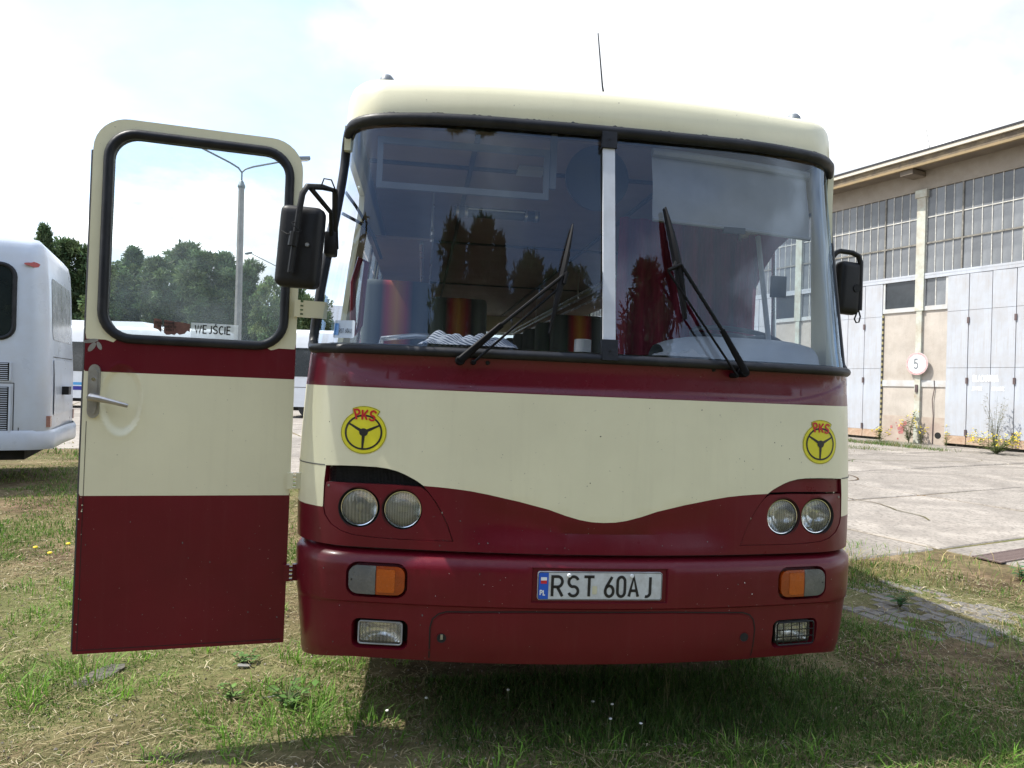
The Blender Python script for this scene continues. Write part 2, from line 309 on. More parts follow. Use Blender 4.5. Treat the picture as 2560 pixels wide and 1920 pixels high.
def patch(outer, holes, mapf, lines=(), grid=(.06, .06), extra=(), cls=None):
    """triangulated sheet in (s,z), mapped to 3D; returns verts, faces, material index"""
    pts = []; ed = []
    def poly(pl, closed):
        b = len(pts); pts.extend([tuple(p) for p in pl]); n = len(pl)
        ed.extend([(b+i, b+(i+1) % n) for i in range(n if closed else n-1)])
    poly(outer, True)
    for h in holes: poly(h, True)
    for l in lines: poly(l, False)
    o = np.asarray(outer); x0, z0 = o.min(0); x1, z1 = o.max(0)
    gx, gz = np.meshgrid(np.linspace(x0, x1, max(2, int((x1-x0)/grid[0])+1)), np.linspace(z0, z1, max(2, int((z1-z0)/grid[1])+1)))
    G = np.stack([gx.ravel(), gz.ravel()], 1)
    if len(extra): G = np.concatenate([G, np.asarray(extra)])
    k = inpoly(G, outer)
    for h in holes: k &= ~inpoly(G, h)
    G = G[k]; A = np.asarray(pts); keep = np.ones(len(G), bool); md = .22*min(grid)
    for i in range(0, len(G), 500): keep[i:i+500] = (np.abs(G[i:i+500, None]-A[None]).max(2).min(1) > md)
    pts += [tuple(g) for g in G[keep]]
    r = delaunay_2d_cdt([Vector(p) for p in pts], ed, [], 0, 1e-6)
    V2 = np.array([tuple(v) for v in r[0]]); T = np.array([f for f in r[2] if len(f) == 3]); C = V2[T].mean(1)
    k = inpoly(C, outer)
    for h in holes: k &= ~inpoly(C, h)
    T = T[k]; C = C[k]; a = V2[T]; area = np.cross(a[:,1]-a[:,0], a[:,2]-a[:,0]); T[area < 0] = T[area < 0][:, ::-1]; T = T[np.abs(area) > 1e-9]; C = C[np.abs(area) > 1e-9]
    return [tuple(mapf(*v)) for v in V2], [tuple(int(i) for i in t) for t in T], [cls(*c) for c in C] if cls else [0]*len(T)
def patch_obj(name, mats, parent, *a, ang=30, **k):
    v, f, m = patch(*a, **k); b = MB(); b.v = v; b.f = f; b.m = m; return b.build(name, mats, parent, ang)
def ribbon(pl, w, closed=False):
    """2-D polyline -> list of quads"""
    P = [np.array(p, float) for p in pl]; n = len(P); L = []; R = []
    for i in range(n):
        a = P[(i-1) % n] if (closed or i) else P[i]; b = P[(i+1) % n] if (closed or i < n-1) else P[i]
        d1 = P[i]-a; d2 = b-P[i]; d1 = d1/(np.linalg.norm(d1) or 1); d2 = d2/(np.linalg.norm(d2) or 1); t = d1+d2; t = t/(np.linalg.norm(t) or 1)
        nn = np.array([-t[1], t[0]]); c = max(.45, abs(np.dot(nn, np.array([-d2[1], d2[0]]) if np.linalg.norm(d2) > 0 else np.array([-d1[1], d1[0]]))))
        L.append(P[i]+nn*w/2/c); R.append(P[i]-nn*w/2/c)
    return L, R
def add_ribbon(mb, pl, w, mapf, h, m=0, closed=False):
    L, R = ribbon(pl, w, closed); n = len(L); b = len(mb.v); mb.v += [tuple(mapf(p[0], p[1], h)) for p in L] + [tuple(mapf(p[0], p[1], h)) for p in R]
    for i in range(n if closed else n-1): j = (i+1) % n; mb.f.append((b+n+i, b+n+j, b+j, b+i)); mb.m.append(m)
def arc(cx, cz, rx, rz, a0, a1, n=10): return [(cx+rx*math.cos(math.radians(a0+(a1-a0)*i/n)), cz+rz*math.sin(math.radians(a0+(a1-a0)*i/n))) for i in range(n+1)]
GL = {'R': [[(0,0),(0,1)]+arc(.28,.74,.24,.26,90,-90)+[(0,.48)], [(.26,.48),(.54,0)]],
 'S': [arc(.27,.74,.25,.26,20,270,14)[:-1]+arc(.27,.26,.25,.24,90,-160,14)], 'T': [[(0,1),(.54,1)], [(.27,1),(.27,0)]],
 '6': [[(.42,1),(.1,.5)]+arc(.27,.27,.24,.27,150,510,20)], '0': [arc(.24,.76,.22,.24,0,180)+arc(.24,.24,.22,.24,180,360)+[(.46,.76)]],
 'A': [[(0,0),(.27,1),(.54,0)], [(.1,.3),(.44,.3)]], 'J': [[(.36,1)]+arc(.14,.2,.22,.2,0,-110,8)],
 'P': [[(0,0),(0,1)]+arc(.2,.74,.22,.26,90,-90)+[(0,.48)]], 'K': [[(0,0),(0,1)], [(.5,1),(.06,.42)], [(.16,.56),(.44,0)]], 'L': [[(0,1),(0,0),(.4,0)]],
 '5': [[(.42,1),(.06,1),(.04,.56)]+arc(.2,.3,.24,.3,110,-150,14)], 'W': [[(0,1),(.2,0),(.4,1),(.6,0),(.8,1)]], 'E': [[(.46,1),(0,1),(0,0),(.46,0)], [(0,.52),(.4,.52)]],
 'C': [arc(.3,.5,.3,.5,50,310,18)], 'I': [[(0,0),(0,1)]], '-': [], ' ': [], 'D': [[(0,0),(0,1)]+arc(.16,.5,.34,.5,90,-90)+[(0,0)]], 'O': [arc(.3,.5,.3,.5,0,360,20)],
 'U': [[(0,1)]+arc(.25,.28,.25,.28,180,360)+[(.5,1)]], 'M': [[(0,0),(0,1),(.3,.3),(.6,1),(.6,0)]], 'N': [[(0,0),(0,1),(.5,0),(.5,1)]], 'Z': [[(0,1),(.5,1),(0,0),(.5,0)]],
 'Y': [[(0,1),(.25,.5),(.5,1)], [(.25,.5),(.25,0)]], 'B': [[(0,0),(0,1)]+arc(.24,.76,.2,.24,90,-90,8)+[(.1,.52),(.24,.52)]+arc(.26,.26,.24,.26,90,-90,8)+[(0,0)]], 'H': [[(0,0),(0,1)], [(.5,0),(.5,1)], [(0,.5),(.5,.5)]]}
GL['\u015a'] = GL['S'] + [[(.22,1.12),(.36,1.26)]]
def write(mb, txt, x, z, h, w, mapf, off, m=0, gap=.22, wx=1.0, mono=None):
    for ch in txt:
        pls = GL[ch]; wd = max([p[0] for pl in pls for p in pl], default=.3) if ch != 'I' else .02
        o = 0 if mono is None else (mono-wd)/2
        for pl in pls: add_ribbon(mb, [(x+(p[0]+o)*h*wx, z+p[1]*h) for p in pl], w, mapf, off, m)
        x += (wd if mono is None else mono)*h*wx + gap*h
    return x
# ------------------------------------------------------------------ ground
def ground_mat():
    m, t, o = _nodes('soil'); p = t.nodes.new('ShaderNodeBsdfPrincipled'); p.inputs['Roughness'].default_value = .95; p.inputs['Specular IOR Level'].default_value = .1
    n1 = _noise(t, 1.5, 9, .68); n2 = _noise(t, 14, 8, .7); n3 = _noise(t, 90, 4, .7); n4 = _noise(t, .35, 5, .55)
    c1 = _ramp(t, n1.outputs[0], [(.36, (.07,.046,.032)), (.53, (.175,.125,.082)), (.70, (.30,.24,.155))])
    c2 = _ramp(t, n2.outputs[0], [(.35, (.55,.52,.5)), (.65, (1.35,1.3,1.25))]); c = _mix(t, 1., c1.outputs[0], c2.outputs[0], 'MULTIPLY')
    c3 = _ramp(t, n3.outputs[0], [(.35, (.6,.6,.6)), (.62, (1.3,1.3,1.3))]); c = _mix(t, .8, c, c3.outputs[0], 'MULTIPLY')
    g = _ramp(t, n4.outputs[0], [(.38, (0,0,0)), (.60, (.65,.65,.65))]); c = _mix(t, g.outputs[0], c, (.12,.15,.05))
    t.links.new(c, p.inputs['Base Color']); b = t.nodes.new('ShaderNodeBump'); b.inputs['Strength'].default_value = .9; b.inputs['Distance'].default_value = .03; t.links.new(n2.outputs[0], b.inputs['Height']); t.links.new(b.outputs[0], p.inputs['Normal'])
    t.links.new(p.outputs[0], o.inputs[0])
ground_mat()
mat('concrete', (.31,.28,.245), .92, var=.3, vs=1.4, bump=.8, bs=38, dirt=(.16,.14,.12), dirt_amt=.8, ds=1.0, speck=(22, .55, (.13,.115,.10), .55), objrand=.14)
mat('paver', (.17,.16,.15), .9, var=.2, vs=7, bump=.5, bs=60, dirt=(.17,.14,.1), dirt_amt=.6, ds=6, objrand=.15)
mat('kerb', (.10,.09,.08), .9, var=.2, vs=9, bump=.5, bs=50, dirt=(.1,.1,.08), dirt_amt=.6, ds=6)
mat('grate_rust', (.17,.125,.115), .7, metal=.4, var=.3, vs=20, bump=.3, bs=60)
b = MB(); G = 12; R0 = [-400,-120,-40,-12,-4,0,4,8,14,40,120,400]
rs = random.Random(2)
vv = [(x, y, 0.) for y in R0 for x in R0]; b.add(vv, [(j*G+i, j*G+i+1, (j+1)*G+i+1, (j+1)*G+i) for j in range(G-1) for i in range(G-1)]); tag(b.build('ground', 'soil', None, smooth=False), kind='structure')

# hangar frame: t runs along the wall (towards the camera), d outwards
HO = cw(11.8, 24.7); HA = math.atan2(-.943, .333); HT = Vector((math.cos(HA), math.sin(HA), 0)); HN = Vector((math.sin(HA), -math.cos(HA), 0)); 
if HN.dot(CAM_POS-HO) < 0: HN = -HN
def hp(t, d, z=0.): return HO + HT*t + HN*d + Vector((0,0,z))
EA = cw(4.35, 5.7); EB = cw(-8.5, 14.6)
def yard_side(p):   # >0 : on the concrete
    return (EB.x-EA.x)*(p.y-EA.y) - (EB.y-EA.y)*(p.x-EA.x)
def on_yard(p): return yard_side(p) < 0
yard = empty('yard_pavement'); tag(yard, kind='structure')
bm = bmesh.new(); bmesh.ops.create_cube(bm, size=1); bmesh.ops.scale(bm, vec=(2.44,3.44,.16), verts=bm.verts); bmesh.ops.bevel(bm, geom=bm.edges[:], offset=.018, segments=1, affect='EDGES')
sme = bpy.data.meshes.new('slab'); bm.to_mesh(sme); bm.free(); sme.materials.append(MATS['concrete'])
rs = random.Random(12); nsl = 0
for i in range(-14, 7):
    for j in range(0, 9):
        t_ = i*2.5+1.1; d_ = .6+j*3.5+1.75; p = hp(t_, d_)
        if not on_yard(p) or (p-CAM_POS).length > 52: continue
        if j >= 7 and i > 2: continue
        o = link('slab', sme, yard); o.location = (p.x, p.y, -.068+rs.uniform(-.004, .006)); o.rotation_euler = (rs.uniform(-.002,.002), rs.uniform(-.002,.002), HA+rs.uniform(-.006,.006)); nsl += 1
# strip of rubble concrete along the foot of the hangar
b = MB(); b.box((-34,.02,-.05),(14,.62,.016)); ap = b.build('wall_apron', 'concrete', yard); ap.location = HO; ap.rotation_euler = (0,0,HA)
ap.scale = (1, -1, 1) if HT.cross(Vector((0,0,1))).dot(HN) > 0 else (1, 1, 1)
# hair cracks running over the slabs, open and full of soil
rs = random.Random(4); cr = MB()
def crack(p, ang, L, w):
    q = Vector(p); pts = [q.copy()]
    for k in range(int(L/.12)): ang += rs.uniform(-.35,.35); q = q + Vector((math.cos(ang), math.sin(ang), 0))*.12; pts.append(q.copy())
    a0 = [(v.x, v.y) for v in pts]; L_, R_2 = ribbon(a0, w); n = len(L_); s0 = len(cr.v); cr.v += [(v[0], v[1], .0205) for v in L_]+[(v[0], v[1], .0205) for v in R_2]
    for i in range(n-1): cr.f.append((s0+n+i, s0+n+i+1, s0+i+1, s0+i)); cr.m.append(0)
for k in range(46):
    p = hp(rs.uniform(-7, 9), rs.uniform(2, 17))
    if on_yard(p): crack(p, HA+rs.choice((0, 1.57, .6))+rs.uniform(-.2,.2), rs.uniform(1.5, 5), rs.uniform(.012,.034))
tag(cr.build('crack', 'soil', yard, smooth=False), kind='stuff')
# old small pavers half sunk in the turf beside the bus
pv = empty('old_paving'); tag(pv, kind='structure')
bm = bmesh.new(); bmesh.ops.create_cube(bm, size=1); bmesh.ops.scale(bm, vec=(.19,.095,.08), verts=bm.verts); bmesh.ops.bevel(bm, geom=bm.edges[:], offset=.008, segments=1, affect='EDGES')
pme = bpy.data.meshes.new('paver'); bm.to_mesh(pme); bm.free(); pme.materials.append(MATS['paver']); rs = random.Random(8); pc = cw(2.95, 5.25)
for i in range(-4, 5):
    for j in range(-5, 6):
        if rs.random() < .28 or (i/4.6)**2+(j/5.6)**2 > 1: continue
        o = link('paver', pme, pv); q = Matrix.Rotation(HA, 3, 'Z') @ Vector((i*.2+(.1 if j % 2 else 0), j*.103, 0)); o.location = (pc.x+q.x, pc.y+q.y, -.034+rs.uniform(-.008,.002)); o.rotation_euler = (rs.uniform(-.05,.05), rs.uniform(-.05,.05), HA+rs.uniform(-.06,.06))
# flat concrete pieces in the shaded turf
for (X, Z, a, sx_, sy_) in ((3.12,4.72,.2,.55,.26),):
    p = cw(X, Z); q = [(sx_*.5*(1+.2*math.sin(3*t+X))*math.cos(t), sy_*.5*(1+.2*math.cos(4*t+Z))*math.sin(t)) for t in np.linspace(0, 2*math.pi, 14, False)]
    b = MB(); b.prism(q, lambda x, y, h: Vector((x, y, h)), -.05, .004); o = b.build('broken_slab', 'paver', pv); o.location = p; o.rotation_euler = (0,0,a)
# kerb stone poking out beside the door
kp = cw(-2.08, 3.62); b = MB(); rs = random.Random(6)
q = [(-.10,-.05),(.02,-.062),(.13,-.045),(.16,-.01),(.12,.04),(.03,.055),(-.09,.045),(-.13,.0)]; b.prism(q, lambda x, y, h: Vector((x, y, h+(.012*math.sin(9*x+4*y) if h > 0 else 0))), -.1, .010); o = b.build('kerb_stone', 'kerb'); o.location = kp; o.rotation_euler = (.03, .02, math.radians(61)); tag(o, 'broken grey kerb stone half buried in turf under the open door', 'kerb stone')
# drain grate
gp = cw(5.02, 6.95); gr = empty('drain_grate', (gp.x, gp.y, .014), HA+math.pi/2+.02, 'rusty slotted drain grate set in the concrete yard', 'drain grate')
b = MB(); [b.box((x0,y0,0),(x1,y1,.012)) for x0, x1, y0, y1 in ((-.6,.6,-.13,-.11),(-.6,.6,.11,.13),(-.6,-.57,-.11,.11),(.57,.6,-.11,.11))]; b.build('grate_frame', 'grate_rust', gr)
b = MB(); b.box((-.58,-.12,-.012),(.58,.12,-.002)); b.build('drain_pit', 'gap_black', gr)
bme = None
for k in range(24):
    if bme is None: b = MB(); b.box((-.014,-.11,-.002),(.014,.11,.010)); o = b.build('grate_bar', 'grate_rust', gr); bme = o.data
    else: o = link('grate_bar', bme, gr)
    o.location = (-.55+k*.0478, 0, 0)

# ------------------------------------------------------------------ hangar
mat('stucco', (.48,.435,.385), .9, var=.13, vs=1.5, bump=.9, bs=45, dirt=(.34,.29,.24), dirt_amt=.6, ds=1.2, streak=((.33,.28,.23), .4), speck=(30, .66, (.3,.25,.2), .5))
mat('plinth', (.46,.40,.33), .9, var=.12, vs=2, bump=.6, bs=40, dirt=(.30,.19,.17), dirt_amt=.6, ds=1.1)
mat('beam_concrete', (.30,.26,.22), .9, var=.12, vs=1.4, bump=.4, bs=40, dirt=(.42,.38,.33), dirt_amt=.4, ds=3)
mat('gate_grey', (.44,.47,.52), .55, var=.09, vs=1.2, bump=.1, bs=20, dirt=(.33,.27,.21), dirt_amt=.45, ds=.9, streak=((.29,.20,.13), .35), sc3=(3,3,.6))
mat('gate_rust', (.48,.36,.26), .7, var=.3, vs=3, bump=.3, bs=30, dirt=(.25,.11,.05), dirt_amt=.9, ds=2.5)
mat('frame_grey', (.52,.54,.54), .6, var=.1, vs=3, dirt=(.30,.20,.13), dirt_amt=.5, ds=3)
mat('column_paint', (.52,.55,.48), .6, var=.12, vs=3, dirt=(.30,.17,.09), dirt_amt=.6, ds=2.4)
mat('bar_white', (.58,.57,.53), .7, var=.2, vs=12, dirt=(.2,.18,.15), dirt_amt=.6, ds=9); mat('bar_dark', (.16,.15,.13), .7, var=.3, vs=10, dirt=(.4,.38,.33), dirt_amt=.6, ds=8)
mat('pane_dirty', (.145,.155,.17), .2, var=.16, vs=1.5, dirt=(.30,.31,.31), dirt_amt=.45, ds=1.7, objrand=.32); mat('pane_dark', (.03,.035,.04), .05, var=.2)
mat('fascia', (.62,.58,.50), .7, var=.15, vs=2, dirt=(.35,.28,.18), dirt_amt=.5, ds=2); mat('fascia_dark', (.11,.085,.06), .75, var=.25, vs=2.5, dirt=(.35,.27,.15), dirt_amt=.5, ds=3); mat('gutter', (.27,.20,.10), .6, var=.25, vs=3, dirt=(.25,.16,.08), dirt_amt=.7, ds=3); mat('soffit', (.16,.13,.10), .85, var=.2, vs=2); mat('roof_felt', (.04,.04,.045), .9, var=.3)
mat('sign_white', (.70,.70,.70), .4, var=.04); mat('sign_red', (.62,.36,.36), .5, var=.3, vs=14); mat('faint_white', (.9,.9,.9), .5, var=.02); mat('red_stain', (.40,.16,.15), .9, var=.4, vs=14)
mat('stripe_black', (.05,.05,.05), .7); mat('stripe_yellow', (.38,.33,.16), .7); mat('hinge_rust', (.10,.07,.07), .7, var=.4)
hg = empty('hangar', HO, HA, 'long grey hangar with big glazed band, folding gates and rusty eaves', 'hangar')
# local: x along t, y inward (+) / outward (-)
YS = -1 if (Matrix.Rotation(HA, 3, 'Z') @ Vector((0,-1,0))).dot(HN) > 0 else 1
def HBX(b, t0, t1, d0, d1, z0, z1, m=0):     # d = outward distance
    ya, yb = sorted((YS*d0, YS*d1)); b.box((t0, ya, z0), (t1, yb, z1), m)
BAY = 4.77; C0 = 2.42; COLS = [C0+BAY*k for k in range(-9, 3)]; T0, T1 = COLS[0]-.2, COLS[-1]+.2
b = MB(); HBX(b, T0, T1, -.35, -.30, .0, 9.0); HBX(b, T0, T0+.3, -14, -.3, 0, 9.6); HBX(b, T1-.3, T1, -14, -.3, 0, 9.6); HBX(b, T0, T1, -14.3, -14, 0, 9); b.build('dark_back_wall', 'bar_dark', hg)
b = MB(); HBX(b, T0, T1, -.06, .06, 8.01, 8.62); b.build('concrete_beam', 'beam_concrete', hg)
b = MB(); HBX(b, T0, T1, .055, .74, 8.62, 8.66); b.build('eaves_soffit', 'soffit', hg)
b = MB(); HBX(b, T0, T1, .70, .76, 8.66, 8.86); b.build('fascia_board', 'fascia_dark', hg)
b = MB(); HBX(b, T0, T1, .70, .80, 8.58, 8.655); b.build('eaves_gutter', 'gutter', hg)
b = MB(); HBX(b, T0, T1, .70, .84, 8.865, 8.97); b.build('fascia_trim', 'fascia', hg)
b = MB(); b.v = [(T0, YS*.86, 8.975), (T1, YS*.86, 8.975), (T1, YS*-7.3, 9.75), (T0, YS*-7.3, 9.75), (T0, YS*-14.4, 9.0), (T1, YS*-14.4, 9.0), (T0, YS*.86, 9.03), (T1, YS*.86, 9.03), (T1, YS*-7.3, 9.81), (T0, YS*-7.3, 9.81), (T0, YS*-14.4, 9.06), (T1, YS*-14.4, 9.06)]
b.f = [(0,1,2,3),(3,2,5,4),(6,7,8,9),(9,8,11,10),(0,1,7,6),(4,5,11,10)]; b.m = [0]*6; b.build('roof', 'roof_felt', hg, smooth=False)
b = MB(); HBX(b, T0, T1, -.05, .07, 5.20, 5.37); HBX(b, T0, T1, -.03, .075, 5.30, 5.34); b.build('lintel', 'gate_grey', hg)
pane_me = {}
def pane(name, t, z, w, h, matn, parent, d=.0):
    k = (round(w, 3), round(h, 3), matn)
    if k not in pane_me:
        b = MB(); b.box((-w/2,-.004,-h/2),(w/2,.004,h/2)); o = b.build(name, matn, parent, smooth=False); pane_me[k] = o.data
    else: o = link(name, pane_me[k], parent)
    o.location = (t, YS*d, z); o.rotation_euler = (random.uniform(-.006,.006), 0, random.uniform(-.012,.012)); return o
leaf_me = {}
for k, c in enumerate(COLS):
    near = c > -8; vis = -8 < c < 8
    b = MB(); HBX(b, c-.14, c+.14, -.05, .10, 4.2, 8.0); HBX(b, c-.19, c+.19, -.05, .14, 7.78, 8.02); HBX(b, c-.09, c+.09, -.05, .085, 0, 4.2); b.build('column', 'column_paint', hg)
    if k == len(COLS)-1: break
    # glazed band from c to c+BAY
    wb = empty('window_band'); wb.parent = hg
    x0, x1 = c+.15, c+BAY-.15; npn = 16; pw = (x1-x0)/npn; zr = (5.37,6.32,7.13,8.01)
    b = MB(); b2 = MB()
    for i in range(npn+1):
        x = x0+i*pw
        if i in (4, 12): HBX(b2, x-.022, x+.022, -.01, .045, 5.30, 8.01)
        else: HBX(b, x-.011, x+.011, -.008, .022, 5.37, 8.01)
    HBX(b, x0, x1, -.006, .026, 7.115, 7.145); HBX(b2, x0, x1, -.009, .038, 6.295, 6.345)
    b.build('glazing_bar', 'bar_white', wb, smooth=False); b2.build('mullion', 'bar_dark', wb, smooth=False)
    if vis:
        for i in range(npn):
            for j in range(3): pane('pane', x0+(i+.5)*pw, (zr[j]+zr[j+1])/2, pw-.02, zr[j+1]-zr[j]-.03, 'pane_dirty', wb)
    else:
        b = MB(); HBX(b, x0, x1, -.004, .004, 5.37, 8.0); tag(b.build('pane_row', 'pane_dirty', wb, smooth=False), kind='stuff')
    # faint braces seen through the glass
    # wall piece around the column c : c-1.28 .. c+.88 ; gate c+.88 .. c+BAY-1.28
for k, c in enumerate(COLS):
    a0, a1 = c-1.28, c+.88; vis = -8 < c < 8
    for q0, q1 in ((a0, c-.09), (c+.09, a1)):
        b = MB(); HBX(b, q0, q1, -.08, .0, .84, 4.22); b.build('stucco_wall', 'stucco', hg)
        b = MB(); HBX(b, q0, q1, -.08, .012, .0, .85); b.build('plinth', 'plinth', hg)
    for q in ((a0, a1, .045, 4.20, 4.34), (a0, c-.09, .03, 1.80, 2.0), (c+.09, a1, .03, 1.80, 2.0), (a0, a0+.07, .04, 4.34, 5.2), (a1-.07, a1, .04, 4.34, 5.2), (c-.16, c+.16, .04, 4.34, 5.2)):
        b = MB(); HBX(b, q[0], q[1], -.05, q[2], q[3], q[4]); b.build('wall_rail', 'frame_grey', hg)
    if vis:
        pane('transom_pane', (a0+c)/2-.045, 4.77, c-a0-.24, .84, 'pane_dark', hg, -.0)
        w_ = (a1-c-.24)/2
        for s_ in (0, 1): pane('transom_pane', c+.165+w_*(s_+.5), 4.77, w_-.02, .84, 'pane_dirty', hg, -.0)
        b = MB(); HBX(b, c+.16+w_-.014, c+.16+w_+.014, -.01, .02, 4.34, 5.2); b.build('transom_bar', 'bar_white', hg)
    if k == len(COLS)-1 or not (-13 < c < 12): continue
    g0, g1 = a1, c+BAY-1.28; lw = (g1-g0)/4
    for i in range(4):
        L = bpy.data.objects.new('gate_leaf', None); COL.objects.link(L); L.parent = hg; L.location = (g0+lw*(i+.5), YS*.02, 0); L.rotation_euler = (0,0,random.uniform(-.02,.02))
        for j, (za, zb, mt) in enumerate(((.10,.34,'gate_rust'),(.345,2.38,'gate_grey'),(2.39,4.10,'gate_grey'),(4.11,5.19,'gate_grey'))):
            kk = (j, round(lw, 3))
            if kk not in leaf_me: b = MB(); HBX(b, -lw/2+.012, lw/2-.012, .0, .04, za, zb); o = b.build('gate_panel', mt, L, smooth=False); leaf_me[kk] = o.data
            else: o = link('gate_panel', leaf_me[kk], L)
        if i % 2 == 1:
            for z in (.45, 2.0, 3.8):
                b = MB(); HBX(b, -lw/2-.03, -lw/2+.03, .035, .075, z-.09, z+.09); b.build('gate_hinge', 'hinge_rust', L)
# striped guard strip beside the gate, hole in the plinth, cable
b = MB()
for i in range(22): z = .3+i*.175; HBX(b, C0-1.29, C0-1.25, .0, .05, z, z+.085, 0); HBX(b, C0-1.29, C0-1.25, .0, .05, z+.0875, z+.172, 1)
b.build('striped_guard', ['stripe_black', 'stripe_yellow'], hg)
b = MB(); b.tube([(C0+.66, YS*.0, .30), (C0+.66, YS*.016, .30)], .10, 20); b.build('vent_hole', 'gap_black', hg)
b = MB(); b.tube([(C0+.50, YS*.03, .02),(C0+.51, YS*.03, .9),(C0+.48, YS*.05, 1.4),(C0+.53, YS*.03, 1.75),(C0+.52, YS*.045, 2.0)], .012, 6); b.build('wall_cable', 'hinge_rust', hg)
b = MB(); HBX(b, C0-.05, C0+.03, .085, .12, 1.62, 1.86); b.build('switch_box', 'hinge_rust', hg)
HMP = lambda x, z, h: Vector((x, YS*h, z))
b = MB(); rs = random.Random(9)
for i in range(26): cx_, cz_, r_ = C0-.55+rs.gauss(0,.15), .48+rs.gauss(0,.16), rs.uniform(.02,.07); q = circle(cx_, max(.1, cz_), r_, 8); b.add([HMP(x, z, .0135+.0003*i) for x, z in q], [tuple(range(8))])
b.build('red_paint_splash', 'red_stain', hg)
# rainwater elbow and lightning rod on the eaves
b = MB(); HBX(b, C0-.32, C0+.10, .05, .72, 8.42, 8.575); b.build('gutter_outlet', 'soffit', hg)
b = MB(); b.tube([(C0+.1, YS*-.2, 9.05), (C0-.12, YS*-.2, 10.1)], .012, 5); b.build('lightning_rod', 'bar_dark', hg)
# round speed sign
sg_ = hp(C0+.03, .15, 2.52); S = empty('round_sign', sg_, HA, 'round white sign with number five and faded red border on hangar wall', 'sign')
b = MB(); b.tube([(0, YS*.0, 0), (0, YS*.012, 0)], .36, 40); b.build('sign_disc', 'sign_white', S)
b = MB(); add_ribbon(b, circle(0, 0, .325, 40), .06, lambda x, z, h: Vector((x, YS*h, z)), .015, 0, True); b.build('sign_border', 'sign_red', S)
b = MB(); write(b, '5', -.095, -.145, .29, .042, lambda x, z, h: Vector((x*.9, YS*h, z)), .015); b.build('sign_digit', 'lamp_grey', S)
b = MB(); b.tube([(0, YS*-.15, 0), (0, YS*0, 0)], .03, 8); b.build('sign_bracket', 'hinge_rust', S)
# faint stencilled words on the gate leaves
g0 = C0+.88
for tx, x, z, h, w in (('BLACHARNIA', 1.28, 1.98, .17, .035), ('ZAWSZE', 1.25, 1.72, .10, .022), ('OTWARTE', 2.10, 1.72, .10, .022)):
    b = MB(); write(b, tx, g0+lw*x, z, h, w, HMP, .066, gap=.14, wx=.61); b.build('stencil_word', 'faint_white', hg)

# ------------------------------------------------------------------ white coach on the left, seen from its rear corner
CO = cw(-6.24, 9.6); cd = Vector((-.952, -.302, 0)).normalized(); CAng = math.atan2(cd.y, cd.x)
coach = empty('white_coach', CO, CAng, 'white coach parked on the turf with grilled flank, cut by the photo edge', 'coach')
# local: x forward along the coach (away from its rear), y: which side is inwards?
cy = 1 if (Matrix.Rotation(CAng, 3, 'Z') @ Vector((0,1,0))).dot(cw(-.42,.906)-cw(0,0)) > 0 else -1
def CP(x, y, z): return Vector((x, cy*y, z))
prof = []   # body: rounded rear corners (plan) and rounded roof edge
def plan(d, n=6):
    r = max(.02, .20-d); L = 11.0; Wd = 2.5; o = [(L, d), ]
    o += [(d+r-r*math.sin(a), d+r-r*math.cos(a)) for a in np.linspace(0, math.pi/2, n)]; o += [(d+r-r*math.cos(a), Wd-d-r+r*math.sin(a)) for a in np.linspace(0, math.pi/2, n)]; o += [(L, Wd-d)]
    return o
rows = [(0.02,.52),(.0,.60),(.0,1.55),(.01,2.2),(.01,2.75),(.02,3.10),(.05,3.24),(.12,3.33),(.30,3.38)]
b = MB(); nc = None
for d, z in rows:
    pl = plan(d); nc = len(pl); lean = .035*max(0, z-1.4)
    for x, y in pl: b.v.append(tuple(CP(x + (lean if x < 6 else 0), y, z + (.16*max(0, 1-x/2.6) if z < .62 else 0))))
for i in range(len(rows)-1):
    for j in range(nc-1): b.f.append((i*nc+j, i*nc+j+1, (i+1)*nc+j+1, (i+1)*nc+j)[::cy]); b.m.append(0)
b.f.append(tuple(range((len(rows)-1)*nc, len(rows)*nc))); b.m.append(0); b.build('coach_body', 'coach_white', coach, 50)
def side_plate(x0, x1, z0, z1, r, mt, nm, off=.006, par=coach, ins=None):
    b = MB(); q = rrect(x0, x1, z0, z1, r, 5); dd = lambda z: float(np.interp(z, [p[1] for p in rows], [p[0] for p in rows]))
    q2 = densify(q, .12); v, f, _ = patch(q2, [], lambda x, z: CP(x, dd(z)-off, z), grid=(.3, .2)); b.add(v, f); return b.build(nm, mt, par)
w_ = side_plate(.42, 2.9, 1.98, 2.96, (.16,.1,.1,.16), 'bus_glass', 'side_window', .008)
b = MB(); dd = lambda z: float(np.interp(z, [p[1] for p in rows], [p[0] for p in rows])); b.tube([CP(x, dd(z)-.006, z) for x, z in densify(rrect(.42, 2.9, 1.98, 2.96, (.16,.1,.1,.16), 6), .1)], .028, 8, closed=True); b.build('window_rubber', 'rubber', w_)
side_plate(3.0, 5.2, 1.98, 2.96, .1, 'bus_glass', 'side_window', .008); side_plate(5.3, 7.5, 1.98, 2.96, .1, 'bus_glass', 'side_window', .008); side_plate(7.6, 10.2, 1.98, 2.96, .1, 'bus_glass', 'side_window', .008)
